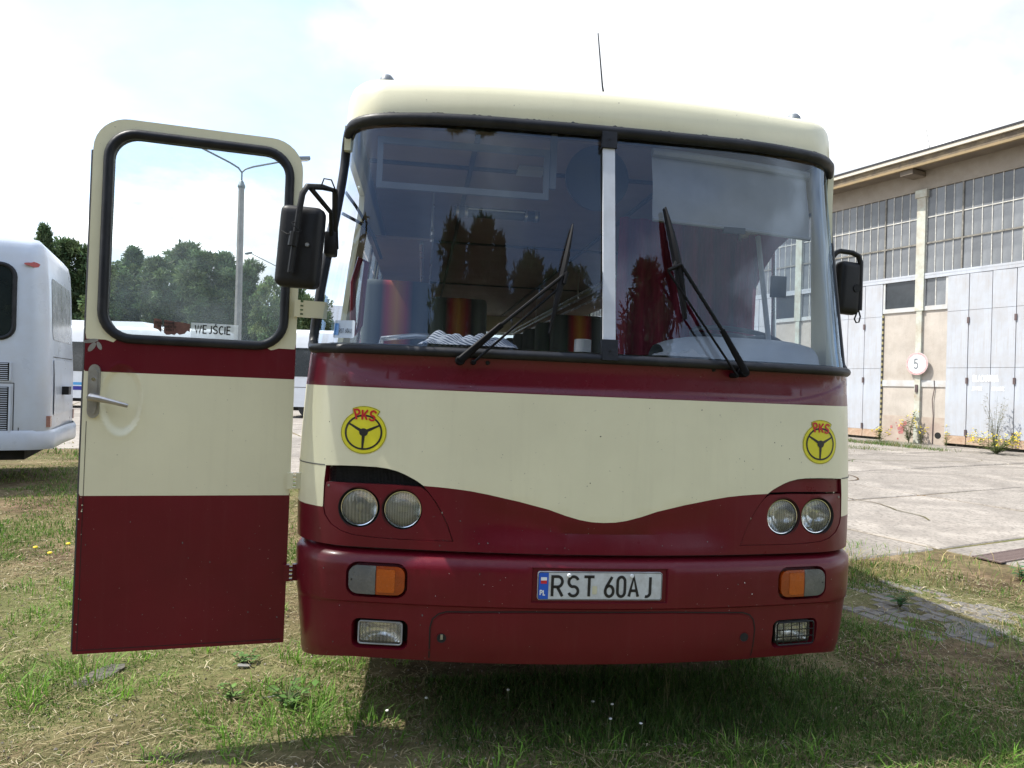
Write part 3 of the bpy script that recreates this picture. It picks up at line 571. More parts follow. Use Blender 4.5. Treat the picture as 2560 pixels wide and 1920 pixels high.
def grille(x0, x1, z0, z1, nz, nm):
    g_ = side_plate(x0, x1, z0, z1, .02, 'gap_black', nm, .004); b = MB()
    me_ = None
    for i in range(nz):
        z = z0+(i+.5)*(z1-z0)/nz
        if me_ is None: b = MB(); ya, yb = sorted((cy*-.022, cy*-.005)); b.box((x0+.03, ya, -.005), (x1-.03, yb, .005)); o = b.build('grille_slat', 'coach_white', g_); me_ = o.data
        else: o = link('grille_slat', me_, g_)
        o.location = (0, 0, z)
    for x in np.linspace(x0, x1, 5): b = MB(); ya, yb = sorted((cy*-.026, cy*-.002)); b.box((x-.012, ya, z0), (x+.012, yb, z1)); b.build('grille_post', 'coach_white', g_)
grille(.44, 1.35, 1.42, 1.66, 9, 'upper_grille'); grille(.44, 1.9, .70, 1.34, 22, 'lower_grille')
b = MB()
for q in ([(.40,.68),(.40,1.39)], [(.40,1.39),(2.2,1.39)], [(.34,.68),(.34,.80)]): add_ribbon(b, q, .010, lambda x, z, h: CP(x, -h, z), .003)
b.build('panel_joint', 'gap_black', coach)
# side marker
b = MB(); q = [(.20+.085*math.cos(t), 2.98+.038*math.sin(t)*(.6 if math.cos(t) > 0 else 1)) for t in np.linspace(0, 2*math.pi, 18, False)]; b.prism(q, lambda x, z, h: CP(x+.03, .14-.62*x-h, z), -.10, .015); b.build('marker_lamp', 'tail_red', coach)
# rear: hatch panel, lamps, bumper
def rear_plate(y0, y1, z0, z1, r, mt, nm, off=.005):
    b = MB(); q = densify(rrect(y0, y1, z0, z1, r, 4), .1)
    def f_(y, z): d = float(np.interp(z, [p[1] for p in rows], [p[0] for p in rows])); return CP(d-off + .035*max(0, z-1.4), y, z)
    v, f, _ = patch(q, [], f_, grid=(.2, .15)); b.add(v, f); return b.build(nm, mt, coach)
rear_plate(.36, 2.14, 2.0, 2.86, .1, 'rear_glass', 'rear_window'); rear_plate(.34, 2.16, .95, 1.72, .04, 'coach_white', 'engine_hatch', .012); rear_plate(.34, 2.16, 1.755, 1.765, .001, 'gap_black', 'hatch_joint', .004)
b = MB(); ya, yb = sorted((cy*1.0, cy*1.25)); b.box((-.10, ya, 1.22), (.0, yb, 1.34)); b.build('plate_lamp', 'black_plastic', coach)
for y0, y1 in ((.08,.20),(2.30,2.42)):
    b = MB(); ya, yb = sorted((cy*y0, cy*y1)); b.box((-.008, ya, .80), (.10, yb, .95)); b.build('tail_lamp', 'tail_dull', coach)
b = MB(); pl = [(.75,-.03)]+[(.25-.30*math.sin(a), .25-.28*math.cos(a)) for a in np.linspace(0, math.pi/2, 6)]+[(-.06,1.2)]; pl += [(-.10,1.9),(-.04,2.25)]+[(.25-.30*math.cos(a), 2.25+.28*math.sin(a)) for a in np.linspace(0.2, math.pi/2, 5)]
n = len(pl); b.v = [tuple(CP(x, y, z)) for z, e in ((.50,.02),(.54,0),(.72,0),(.76,.03)) for x, y in [(p[0]+e, p[1]+e*.5) for p in pl]]
b.f = [(r*n+i, r*n+i+1, (r+1)*n+i+1, (r+1)*n+i)[::cy] for r in range(3) for i in range(n-1)]; b.m = [0]*len(b.f); b.build('rear_bumper', 'coach_white', coach, 40)
for x in (3.0, 8.6):
    b = MB(); b.lathe([(.1,-.14),(.30,-.14),(.46,-.14),(.49,-.10),(.49,.10),(.46,.14),(.30,.12),(.1,.10)], CP(x, .22, .49), (0,cy*-1,0), 28); w = b.build('wheel', 'tyre', coach)
    b = MB(); b.lathe([(.3,.12),(.2,.10),(.0,.14)], CP(x, .22, .49), (0,cy*-1,0), 20); b.build('rim', 'alloy', w)
b = MB(); ya, yb = sorted((cy*.2, cy*2.3)); b.box((.3, ya, .35), (10.8, yb, .6)); b.build('underframe', 'underbody', coach)
b = MB(); ya, yb = sorted((cy*.35, cy*2.1)); b.box((.9, ya, 3.38), (4.2, yb, 3.52)); b.build('roof_unit', 'coach_white', coach)

# ------------------------------------------------------------------ white buses far behind
def far_bus(name, X0, X1, Z, h, label, stripes, unit, seed):
    p = cw(X0, Z); r = empty(name, p, -YAW, label, 'bus', 'white buses parked far behind'); L = X1-X0
    b = MB(); rw = [(.0,.45),(.0,2.3),(.04,h-.35),(.12,h-.12),(.30,h)]; n = 4
    for d, z in rw: b.v += [(d*.5, d, z), (L-d*.5, d, z), (L-d*.5, 2.5-d, z), (d*.5, 2.5-d, z)]
    b.f = [(i*4+j, i*4+(j+1) % 4, (i+1)*4+(j+1) % 4, (i+1)*4+j) for i in range(len(rw)-1) for j in range(4)]+[(16,17,18,19)]; b.m = [0]*len(b.f); b.build('bus_body', 'bus_white', r, 30)
    k = max(2, int(L/1.5)); w = (L-.5)/k
    me_ = None
    for i in range(k):
        if me_ is None: b = MB(); b.box((.02,-.010,1.62),(w-.05,.012,h-.72)); o = b.build('side_window', 'bus_glass', r); me_ = o.data
        else: o = link('side_window', me_, r)
        o.location = (.25+i*w, 0, 0)
    if stripes:
        b = MB(); b.box((.0,-.008,1.02),(L,.01,1.14)); b.build('light_blue_stripe', 'stripe_light_blue', r); b = MB(); b.box((.0,-.008,.80),(L,.01,.97)); b.build('navy_stripe', 'stripe_navy', r)
    else:
        b = MB(); b.box((.0,-.008,1.20),(L,.01,1.22)); b.build('panel_joint', 'gap_black', r); b = MB(); q = circle(.42, .98, .16, 18); b.add([(x, -.008, z) for x, z in q], [tuple(range(18))]); b.build('red_logo', 'plate_red', r)
    for x in (1.3, L-1.6):
        b = MB(); b.lathe([(.0,-.1),(.3,-.1),(.47,-.1),(.48,.0),(.47,.1)], (x, .15, .48), (0,1,0), 24); b.build('wheel', 'tyre', r)
    b = MB(); b.box((.2,.2,.3),(L-.2,2.3,.5)); b.build('underframe', 'underbody', r)
    if unit: b = MB(); b.hexa([(1.2,.3,h-.01),(unit+.4,.3,h-.01),(unit+.4,2.2,h-.01),(1.2,2.2,h-.01)], [(1.3,.4,h+.25),(unit,.4,h+.25),(unit,2.1,h+.25),(1.3,2.1,h+.25)]); b.build('roof_unit', 'bus_white', r)
    return r
far_bus('parked_bus', -21.5, -13.0, 31.0, 3.62, 'white bus with blue stripes standing behind the open door', True, 5.1, 1)
far_bus('parked_bus', -9.1, 2.5, 27.5, 3.45, 'white bus with dark windows in the gap between door and maroon bus', False, 0, 2)

# ------------------------------------------------------------------ street lamps
def street_lamp(X, Z, top, label, arms, r0=.165):
    p = cw(X, Z); L = empty('street_lamp', p, -YAW, label, 'street lamp', 'double-armed street lamps')
    b = MB(); b.tube([(0,0,0),(0,0,top-.65)], [r0,r0*.72], 8); b.build('concrete_post', 'post_concrete', L, 30)
    b = MB(); b.lathe([(r0*.75,-.68),(r0*.9,-.60),(r0*.5,-.42),(.04,-.36)], (0,0,top), (0,0,1), 12); b.build('post_collar', 'lamp_grey', L)
    for (ex, ey, ez) in arms:
        b = MB(); b.tube([(0,0,top-.5),(0,0,top-.05),(ex*.06,ey*.06,top+.10),(ex*.2,ey*.2,top+.10+ez*.17),(ex,ey,top+ez)], .036, 8); b.build('lamp_arm', 'lamp_grey', L)
        h = rbox('lamp_head', (.62,.26,.14), .04, 'lamp_grey', L, (ex*1.10, ey*1.10, top+ez+.05), (0, -math.atan2(ez, math.hypot(ex, ey))*.5*(1 if ex > 0 else -1), math.atan2(ey, ex)))
        b = MB(); b.box((-.22,-.09,-.10),(.22,.09,-.06)); o = b.build('lamp_glass', 'reflector_lens', L); o.location = h.location; o.rotation_euler = h.rotation_euler
street_lamp(-10.85, 28, 9.65, 'tall concrete double-armed street lamp seen through the door window', [(-1.7,-1.6,.75),(1.85,1.0,.85)])
street_lamp(-19.94, 62, 10.8, 'farther street lamp hidden behind the black mirror, one arm showing', [(-2.9,-.3,1.45),(2.0,.3,1.2)])
# ------------------------------------------------------------------ ground and yard come in the next block; first the bus
# front surface of the bus: plan curve (nearly flat face, rounded corners) swept over height
_K1, _S1, _RC = .2, 1.0, .30
_ss = np.linspace(0, 2.4, 4801); _th = np.where(_ss < _S1, _K1*_ss, np.minimum(_K1*_S1+(_ss-_S1)/_RC, np.pi/2)); _d = _ss[1]-_ss[0]
_xs = np.concatenate([[0], np.cumsum(np.cos((_th[1:]+_th[:-1])/2))*_d]); _ys = np.concatenate([[0], np.cumsum(np.sin((_th[1:]+_th[:-1])/2))*_d]); XM = float(_xs.max())
_ZW = [.38,.41,.5,.7,.85,.92,1.1,1.3,1.5,1.66,1.7,2.15,2.5,2.75,3.]; _WW = [1.24,1.245,1.25,1.275,1.28,1.285,1.288,1.285,1.275,1.26,1.25,1.23,1.217,1.22,1.22]
_ZB = [.86,.92,1.66,1.69,2.64,2.70,3.]; _YB = [.008,.010,.040,.048,.208,.205,.215]
_ZP = [.38,.41,.46,.52,.632,.642,.65,.70,.79,.815,.832,.843,.850]; _YP = [.045,.022,.004,-.006,-.010,-.011,-.020,-.022,-.020,-.014,.002,.022,.045]
def sm(a, b, x):
    t = min(1., max(0., (x-a)/(b-a))); return t*t*(3-2*t)
WAVE = [(0,.994),(.05,.996),(.1,1.004),(.16,1.020),(.23,1.043),(.35,1.071),(.48,1.096),(.55,1.107),(.61,1.113),(.68,1.118),(.742,1.121)]
ARCH = [(.742,1.121),(.765,1.137),(.79,1.150),(.82,1.164),(.85,1.175),(.89,1.184),(.93,1.188),(1.0,1.189),(1.06,1.187),(1.117,1.182)]
def wave_z(x): a = abs(x); return float(np.interp(a, [p[0] for p in WAVE], [p[1] for p in WAVE]))
def ridge_z(s): return 1.526 + .135*sm(.72, 1.36, abs(s))**1.6
def base_pt(s, z, ztab, ytab):
    a = abs(s); sg = 1 if s >= 0 else -1
    x = float(np.interp(a, _ss, _xs)); y = float(np.interp(a, _ss, _ys)); w = float(np.interp(z, _ZW, _WW))
    if s < 0: w -= .060*sm(1.75, 2.65, z)
    return sg*(x + (w-XM)*sm(.85, 1.411, a)), y + float(np.interp(z, ztab, ytab))
def body_raw(s, z):
    x, y = base_pt(s, z, _ZB, _YB)
    y += .011*sm(ridge_z(s)-.010, ridge_z(s)+.010, z)*(1-sm(1.64, 1.66, z))
    y += .020*sm(.885, .945, z)*(1-sm(wave_z(s)-.075, wave_z(s)-.005, z))*(1-sm(.42, .64, abs(s)))
    return Vector((x, y, z))
def bump_raw(s, z):
    x, y = base_pt(s, z, _ZP, _YP); k = float(np.interp(z, [.82, .85], [0, 1]))
    return Vector((x - math.copysign(.03*k*sm(1.0, 1.4, abs(s)), s), y, z - .060*sm(.98, 1.42, abs(s))*(1-sm(.41, .80, z))))
def mapper(raw):
    def f(s, z, off=0.):
        p = raw(s, z)
        if off == 0.: return p
        e = .004; n = (raw(s+e, z)-raw(s-e, z)).cross(raw(s, z+e)-raw(s, z-e)).normalized()
        return p + n*off
    return f
BODY = mapper(body_raw); BUMP = mapper(bump_raw)
SMOOTHB = mapper(lambda s, z: Vector((*base_pt(s, z, _ZB, _YB), z)))
def sx(x): return math.copysign(float(np.interp(abs(x), _xs[:2850], _ss[:2850])), x)
def S2(poly): return [(sx(p[0]), p[1]) for p in poly]
def mir(poly): return [(-p[0], p[1]) for p in reversed(poly)]

bus = empty('bus', (0,0,0), 0, 'cream and maroon bus seen head-on with its front door open', 'bus')
bus.matrix_world = BUS_M

# windscreen opening
def ws_outline(inset=0., n=8):
    S = 1.345-inset; zb = 1.668+inset; zt = 2.668-inset
    o = rrect(-S, S, zb, zt, (.06, .06, .15, .15), n+2); o = densify(o, .05)
    return [(p[0], p[1] + (.010*math.exp(-((abs(p[0])-.75)/.35)**2) if p[1] > 2.4 else 0)) for p in o]
WS = ws_outline()
BZ = S2([(.612,.901),(.70,.900),(.80,.899),(.919,.901),(1.008,.908),(1.054,.921),(1.092,.945),(1.115,.980),(1.122,1.012),(1.121,1.117),(1.117,1.182)] + list(reversed(ARCH))[1:] + [(.71,1.085),(.686,1.055),(.66,1.012),(.636,.965)])
BZ = densify(BZ, .03)
waveL = densify(S2([(-.739,1.1203)]+[(-p[0], p[1]) for p in reversed(WAVE)][1:-1]) + S2([(p[0], p[1]) for p in WAVE][:-1]+[(.739,1.1203)]), .03, False)
def body_cls(s, z):
    a = abs(s)
    if z > 1.66: return 0
    if z > 1.512: return 2
    if a > sx(1.117): return 0 if z > 1.010 else 1
    if a > sx(.742): return 0 if z > 1.10 else 1
    return 0 if z > wave_z(s) else 1
rl = [[(s, ridge_z(s)+dz) for s in np.linspace(-1.40, 1.40, 90)] for dz in (-.010, 0, .010)]
outer = densify([(-1.46,.862),(1.46,.862),(1.46,2.69),(-1.46,2.69)], .06)
ln = [waveL, [(s, 1.512) for s in np.linspace(-1.44, 1.44, 60)], [(s, 1.655) for s in np.linspace(-1.44, 1.44, 60)]] + [[p for p in r if p[1] < 1.645] if False else r for r in rl]
ln[3:] = [[p for p in r if abs(p[0]) < 1.2] for r in rl]
for sg in (-1, 1): ln.append([(sg*s, 1.010) for s in np.linspace(sx(1.126), 1.44, 10)])
shell = patch_obj('front_shell', ['cream', 'maroon', 'maroon_band'], bus, outer, [WS, BZ, mir(BZ)], lambda s, z: BODY(s, z), lines=ln, grid=(.055, .04), cls=body_cls)
# folded edge of the shell round the lamp openings and the bumper seam
b = MB()
for pl in (BZ, mir(BZ)):
    n = len(pl)
    A = [BODY(*p) for p in pl]; B_ = [BODY(*p, -.03) for p in pl]
    b.add(A+B_, [(i, (i+1) % n, n+(i+1) % n, n+i) for i in range(n)])
low = [(s, .862) for s in np.linspace(-1.46, 1.46, 60)]; n = len(low)
b.add([BODY(*p) for p in low]+[BODY(*p, -.035) for p in low], [(i, i+1, n+i+1, n+i) for i in range(n-1)])
b.build('folded_edge', 'maroon', bus)
b = MB(); q = [(s, z) for z in (.80, .90) for s in np.linspace(-1.43, 1.43, 60)]
b.add([SMOOTHB(s, z, -.045) for s, z in q], [(i, i+1, 60+i+1, 60+i) for i in range(59)]); b.build('seam_strip', 'gap_grey', bus)
# corner seam above the lamp cluster (thin pressed line)
for sg in (-1, 1):
    b = MB(); add_ribbon(b, [(sg*s, 1.183-.012*(s-1.14)) for s in np.linspace(sx(1.12), 1.42, 14)], .0045, BODY, .0012); b.build('corner_seam', 'gap_grey', bus)

# roof cap and roof
ROWS = [(0,2.69),(-.004,2.72),(-.003,2.76),(.003,2.80),(.014,2.835),(.038,2.862),(.085,2.885),(.16,2.903),(.27,2.915)]
def wid(z, sg): return float(np.interp(z, _ZW, _WW)) - (.060*sm(1.75, 2.65, z) if sg < 0 else 0)
b = MB(); cs = list(np.linspace(-1.41, 1.41, 90)); nc = len(cs)+2
for d, z in ROWS:
    ring = [SMOOTHB(s, min(z, 2.95), 0) for s in cs]
    ring = []
    for s in cs:
        x, y = base_pt(s, z, _ZB, _YB); d0, d = (d if s == cs[0] else d0), None; d = d0*(1-.62*sm(.9, 1.36, abs(s))); t = float(np.interp(abs(s), _ss, _th)); sg = 1 if s >= 0 else -1
        ring.append(Vector((x - sg*math.sin(t)*d, y + math.cos(t)*d, z)))
    d = d0*.38; w = wid(z, 1)-d
    b.v += [(-(wid(z, -1)-d), 9.6, z)] + [tuple(p) for p in ring] + [(w, 9.6, z)]
for i in range(len(ROWS)-1):
    for j in range(nc-1): b.f.append((i*nc+j, i*nc+j+1, (i+1)*nc+j+1, (i+1)*nc+j)); b.m.append(0)
k = (len(ROWS)-1)*nc; b.f.append(tuple(range(k, k+nc))); b.m.append(0)
b.build('roof', 'cream', bus, 50)
# side walls: (y0,y1) of each window opening
def side(sgn):
    y0 = .46; wins = ([(1.62,2.86),(2.96,4.2),(4.3,5.54),(5.64,6.88),(6.98,8.22),(8.32,9.3)] if sgn < 0 else [(.60,1.50),(1.62,2.86),(2.96,4.2),(4.3,5.54),(5.64,6.88),(6.98,8.22),(8.32,9.3)])
    b = MB(); door = sgn < 0; ys = 1.27 if door else y0
    def sl(ya, yb, za, zb, m):
        pr = [];
        for z in (za, zb):
            w = wid(z, sgn); pr.append((w-.03, w))
        (i0, o0), (i1, o1) = pr
        def q(x): return sgn*x
        B0 = [(q(i0), ya, za), (q(o0), ya, za), (q(o0), yb, za), (q(i0), yb, za)]; T0 = [(q(i1), ya, zb), (q(o1), ya, zb), (q(o1), yb, zb), (q(i1), yb, zb)]
        if sgn < 0: B0 = B0[::-1]; T0 = T0[::-1]
        b.hexa(B0, T0, m)
    for za, zb, m in ((.41,.7,1),(.7,1.03,1),(1.03,1.3,0),(1.3,1.512,0),(1.512,1.66,2),(1.66,1.72,0)): sl(ys, 9.6, za, zb, m)
    sl(y0 if not door else 1.27, 9.6, 2.50, 2.69, 0)
    e = ys
    for (a, c) in wins:
        for za, zb in ((1.72,2.15),(2.15,2.50)): sl(e, a, za, zb, 0)
        e = c
    for za, zb in ((1.72,2.15),(2.15,2.50)): sl(e, 9.6, za, zb, 0)
    if door: sl(y0, 1.27, 2.58, 2.69, 0)
    b.build('side_wall', ['cream', 'maroon', 'maroon_band'], bus)
    for a, c in wins:
        g = MB(); w0, w1 = (wid(z, sgn)-.015 for z in (1.72, 2.50))
        if sgn > 0 and a < .7:
            pass
        g.add([(sgn*w0, a, 1.72), (sgn*w0, c, 1.72), (sgn*w1, c, 2.5), (sgn*w1, a, 2.5)], [(0, 1, 2, 3)]); wo_ = g.build('side_window', 'window_glass', bus)
        f = MB(); f.tube([(sgn*(w0+.006), a, 1.725), (sgn*(w0+.006), c, 1.725), (sgn*(w1+.006), c, 2.495), (sgn*(w1+.006), a, 2.495)], .014, 6, closed=True); f.build('window_rubber', 'rubber', wo_)
        if c-a > 1.2 or a < .7:
            f = MB(); m_ = (a+c)/2 if a > .7 else a+.42
            f.add([], []); f.tube([(sgn*w0, m_, 1.72), (sgn*w1, m_, 2.5)], .013, 6); f.build('window_bar', 'rack_metal', wo_)
side(-1); side(1)
# back wall with rear window
b = MB()
for lo, hi in (((-1.24,9.56,.41),(1.24,9.6,1.75)), ((-1.22,9.56,2.45),(1.22,9.6,2.9)), ((-1.22,9.56,1.75),(-.9,9.6,2.45)), ((.9,9.56,1.75),(1.22,9.6,2.45))): b.box(lo, hi)
b.build('rear_wall', 'cream', bus)
b = MB(); b.box((-.9,9.575,1.75),(.9,9.58,2.45)); b.build('rear_window', 'window_glass', bus)
# floor, chassis, wheels
b = MB(); b.box((-1.20,.50,.86),(1.20,9.54,.93)); b.box((-1.0,.34,.45),(1.0,9.3,.80), 1); b.box((-1.18,.30,.60),(1.18,.50,.86), 1); b.build('chassis', ['floor_dark', 'underbody'], bus)
b = MB(); b.box((-1.235,.47,.36),(-.62,1.26,.41)); b.box((-.95,.47,.412),(-.62,1.26,.64)); b.build('door_step', 'floor_dark', bus)
for y in (2.45, 7.1):
    for sg in (-1, 1):
        wv = MB(); wv.lathe([(.10,-.13),(.27,-.13),(.30,-.10),(.46,-.13),(.485,-.09),(.485,.09),(.46,.13),(.30,.10),(.27,.06),(.10,.05)], (sg*1.0, y, .485), (1,0,0), 32); w = wv.build('wheel', 'tyre', bus)
        r = MB(); r.lathe([(.27,.07*sg),(.20,.09*sg),(.09,.12*sg),(.0,.13*sg)], (sg*1.0, y, .485), (1,0,0), 24); r.build('rim', 'alloy', w)

# ---- windscreen: gasket, two panes, centre strip
b = MB(); b.tube([BODY(p[0], p[1]+.004*sm(2.4,2.66,p[1]), .004) for p in WS], [.0205+.0055*sm(2.35,2.66,p[1])*sm(1.36,1.1,abs(p[0])) for p in WS], 10, closed=True, sq=1.0)
gk = b.build('windscreen_gasket', 'rubber', bus, 60)
b = MB(); rs = random.Random(3)
up = [p for p in WS if p[1] > 2.60 and abs(p[0]) < 1.27]; up.sort()
up = [p for p in densify(up, .012, False)]
top = [(p[0], p[1]+.026+.007*rs.random()**2+.004*math.sin(p[0]*31)) for p in up]; n = len(up)
b.add([BODY(p[0], p[1]+.010, .014) for p in up]+[BODY(*p, .002) for p in top], [(i, i+1, n+i+1, n+i) for i in range(n-1)]); b.build('sealant_bead', 'sealant', bus)
for sg in (-1, 1):
    inner = ws_outline(.004); pl = [p for p in inner if p[0]*sg > .012]
    zs = sorted([p for p in pl], key=lambda p: math.atan2(p[1]-2.15, p[0]*1.0-sg*.65)); pl = zs + []
    zt = max(p[1] for p in inner if abs(p[0]) < .05); zb = 1.672
    # close along the centre strip
    pl = [p for p in pl]; c0 = densify([(sg*.006, zb), (sg*.006, zt)], .06, False)
    ring = sorted(pl + c0, key=lambda p: math.atan2((p[1]-2.15), (p[0]-sg*.65)))
    patch_obj('windscreen_pane', 'windscreen', bus, ring, [], lambda s, z: SMOOTHB(s, z, -.006), grid=(.05, .08))
b = MB()
zz = np.linspace(1.742, 2.592, 12)
for i in range(11):
    a = [SMOOTHB(x, zz[i], o) for x, o in ((-.026,.004),(.026,.004),(.026,.020),(-.026,.020))]; c = [SMOOTHB(x, zz[i+1], o) for x, o in ((-.026,.004),(.026,.004),(.026,.020),(-.026,.020))]
    b.hexa(a, c)
b.build('centre_strip', 'white_strip', bus)
for z0, z1 in ((1.660,1.746),(2.588,2.668)):
    b = MB(); a = [SMOOTHB(x, z0, o) for x, o in ((-.033,.0),(.033,.0),(.033,.030),(-.033,.030))]; c = [SMOOTHB(x, z1, o) for x, o in ((-.033,.0),(.033,.0),(.033,.030),(-.033,.030))]
    b.hexa(a, c); b.lathe([(.0,.034),(.006,.034),(.006,.029)], SMOOTHB(0, (z0+z1)/2, 0), (0,-1,0), 10); b.build('strip_clamp', 'rubber', bus)

# ---- wipers
def wiper(piv, piv2, joint, joint2, t0, t1, name):
    w = MB(); P = lambda q, o: SMOOTHB(sx(q[0]), q[1], o)
    w.lathe([(.0,.012),(.016,.012),(.020,.0),(.020,-.05)], P(piv, .055), (0,-1,0), 14)
    a = w.build('wiper', 'wiper_black', bus)
    m1 = ((piv[0]*.62+joint[0]*.38), (piv[1]*.62+joint[1]*.38))
    b = MB(); b.tube([P(piv,.062), P(m1,.068)], [.016,.012], 8, sq=.7); b.build('wiper_arm_base', 'wiper_black', a)
    b = MB(); b.tube([P(m1,.068), P(joint,.060)], .0078, 8); b.build('wiper_arm', 'wiper_black', a)
    b = MB(); b.lathe([(.0,.008),(.009,.008),(.011,.0),(.011,-.05)], P(piv2,.045), (0,-1,0), 10); b.tube([P(piv2,.052), P(joint2,.056)], .0052, 8); b.build('wiper_rod', 'wiper_black', a)
    b = MB(); b.tube([P(joint,.064), P(joint2,.060)], .008, 8); jm = ((joint[0]+joint2[0])/2, (joint[1]+joint2[1])/2); c = ((t0[0]+t1[0])/2, (t0[1]+t1[1])/2); b.tube([P(jm,.060), P(c,.046)], .011, 8); b.build('wiper_joint', 'wiper_black', a)
    b = MB(); q = [(t0[0]+(t1[0]-t0[0])*k, t0[1]+(t1[1]-t0[1])*k) for k in np.linspace(0, 1, 13)]
    b.tube([P(p, .030+.022*math.sin(math.pi*k/12)) for k, p in enumerate(q)], [.004+.0105*math.sin(math.pi*k/12) for k in range(13)], 6); b.build('blade_spine', 'wiper_black', a)
    b = MB(); e = [Vector(P(p, .004)) for p in q]; f = [Vector(P(p, .028)) for p in q]; d = Vector((.0035, 0, .0))
    b.add([x-d for x in e]+[x-d*1.4 for x in f]+[x+d for x in e]+[x+d*1.4 for x in f], [(i, i+1, 14+i, 13+i) for i in range(12)]+[(26+i, 39+i, 40+i, 27+i) for i in range(12)]); b.build('blade_rubber', 'wiper_black', a)
wiper((-.609,1.634), (-.556,1.629), (-.187,2.010), (-.200,1.962), (-.159,2.231), (-.252,1.760), 'wiper')
wiper((.582,1.637), (.548,1.624), (.300,2.075), (.243,2.047), (.248,2.338), (.333,1.853), 'wiper')
for x, z in ((-.50,1.633),(.47,1.648)):
    b = MB(); b.lathe([(.0,.006),(.008,.006),(.010,.0)], BODY(sx(x), z, .0), (0,-1,0), 10); b.build('washer_nozzle', 'black_plastic', bus)

# ---- lamp clusters
def lamp(x, z, bulb):
    c = BODY(sx(x), z, -.006); ax = Vector((math.copysign(.10, x), -1, 0)).normalized(); L = empty('headlamp', (0,0,0)); L.parent = bus
    b = MB(); b.lathe([(.085,.004),(.080,-.012),(.074,-.02),(.070,-.05)], c, ax, 40); b.build('lamp_well', 'gap_black', L)
    b = MB(); b.lathe([(.0755,-.018),(.0765,-.006),(.0745,-.002),(.0715,-.003),(.0710,-.018)], c, ax, 40); b.build('lamp_ring', 'chrome', L)
    b = MB(); b.lathe([(.070*math.sin(t), -.055+.045*(math.sin(t))**2) for t in np.linspace(.02, math.pi/2, 12)], c, ax, 40); b.build('reflector_bowl', 'reflector', L)
    b = MB(); b.lathe([(.0715*math.sin(t), -.010+.020*math.cos(t)) for t in np.linspace(math.pi/2, .0, 10)], (0,0,0), (0,0,1), 40)
    o = b.build('lamp_glass', 'lamp_lens' if bulb else 'lamp_lens_fine', L); o.matrix_local = Matrix.Translation(c) @ Matrix((Vector((ax.y*-1, ax.x, 0)).normalized()*1, Vector((0,0,1)), ax)).transposed().to_4x4()
    b = MB()
    if bulb: b.lathe([(.0,-.012),(.012,-.013),(.016,-.018),(.016,-.03)], c, ax, 18); b.tube([c+ax*-.02+Vector((0,0,-.014)), c+ax*-.03+Vector((0,0,-.066))], .003, 6)
    else:
        u = Vector((0,0,1)); r = ax.cross(u).normalized(); q = lambda a, d, h: c + r*a + u*d + ax*h
        b.hexa([q(-.02,-.012,-.026), q(.02,-.012,-.026), q(.02,-.012,-.014), q(-.02,-.012,-.014)], [q(-.02,.010,-.026), q(.02,.010,-.026), q(.02,.010,-.014), q(-.02,.010,-.014)])
    b.build('bulb_shield', 'bulb_cap', L)
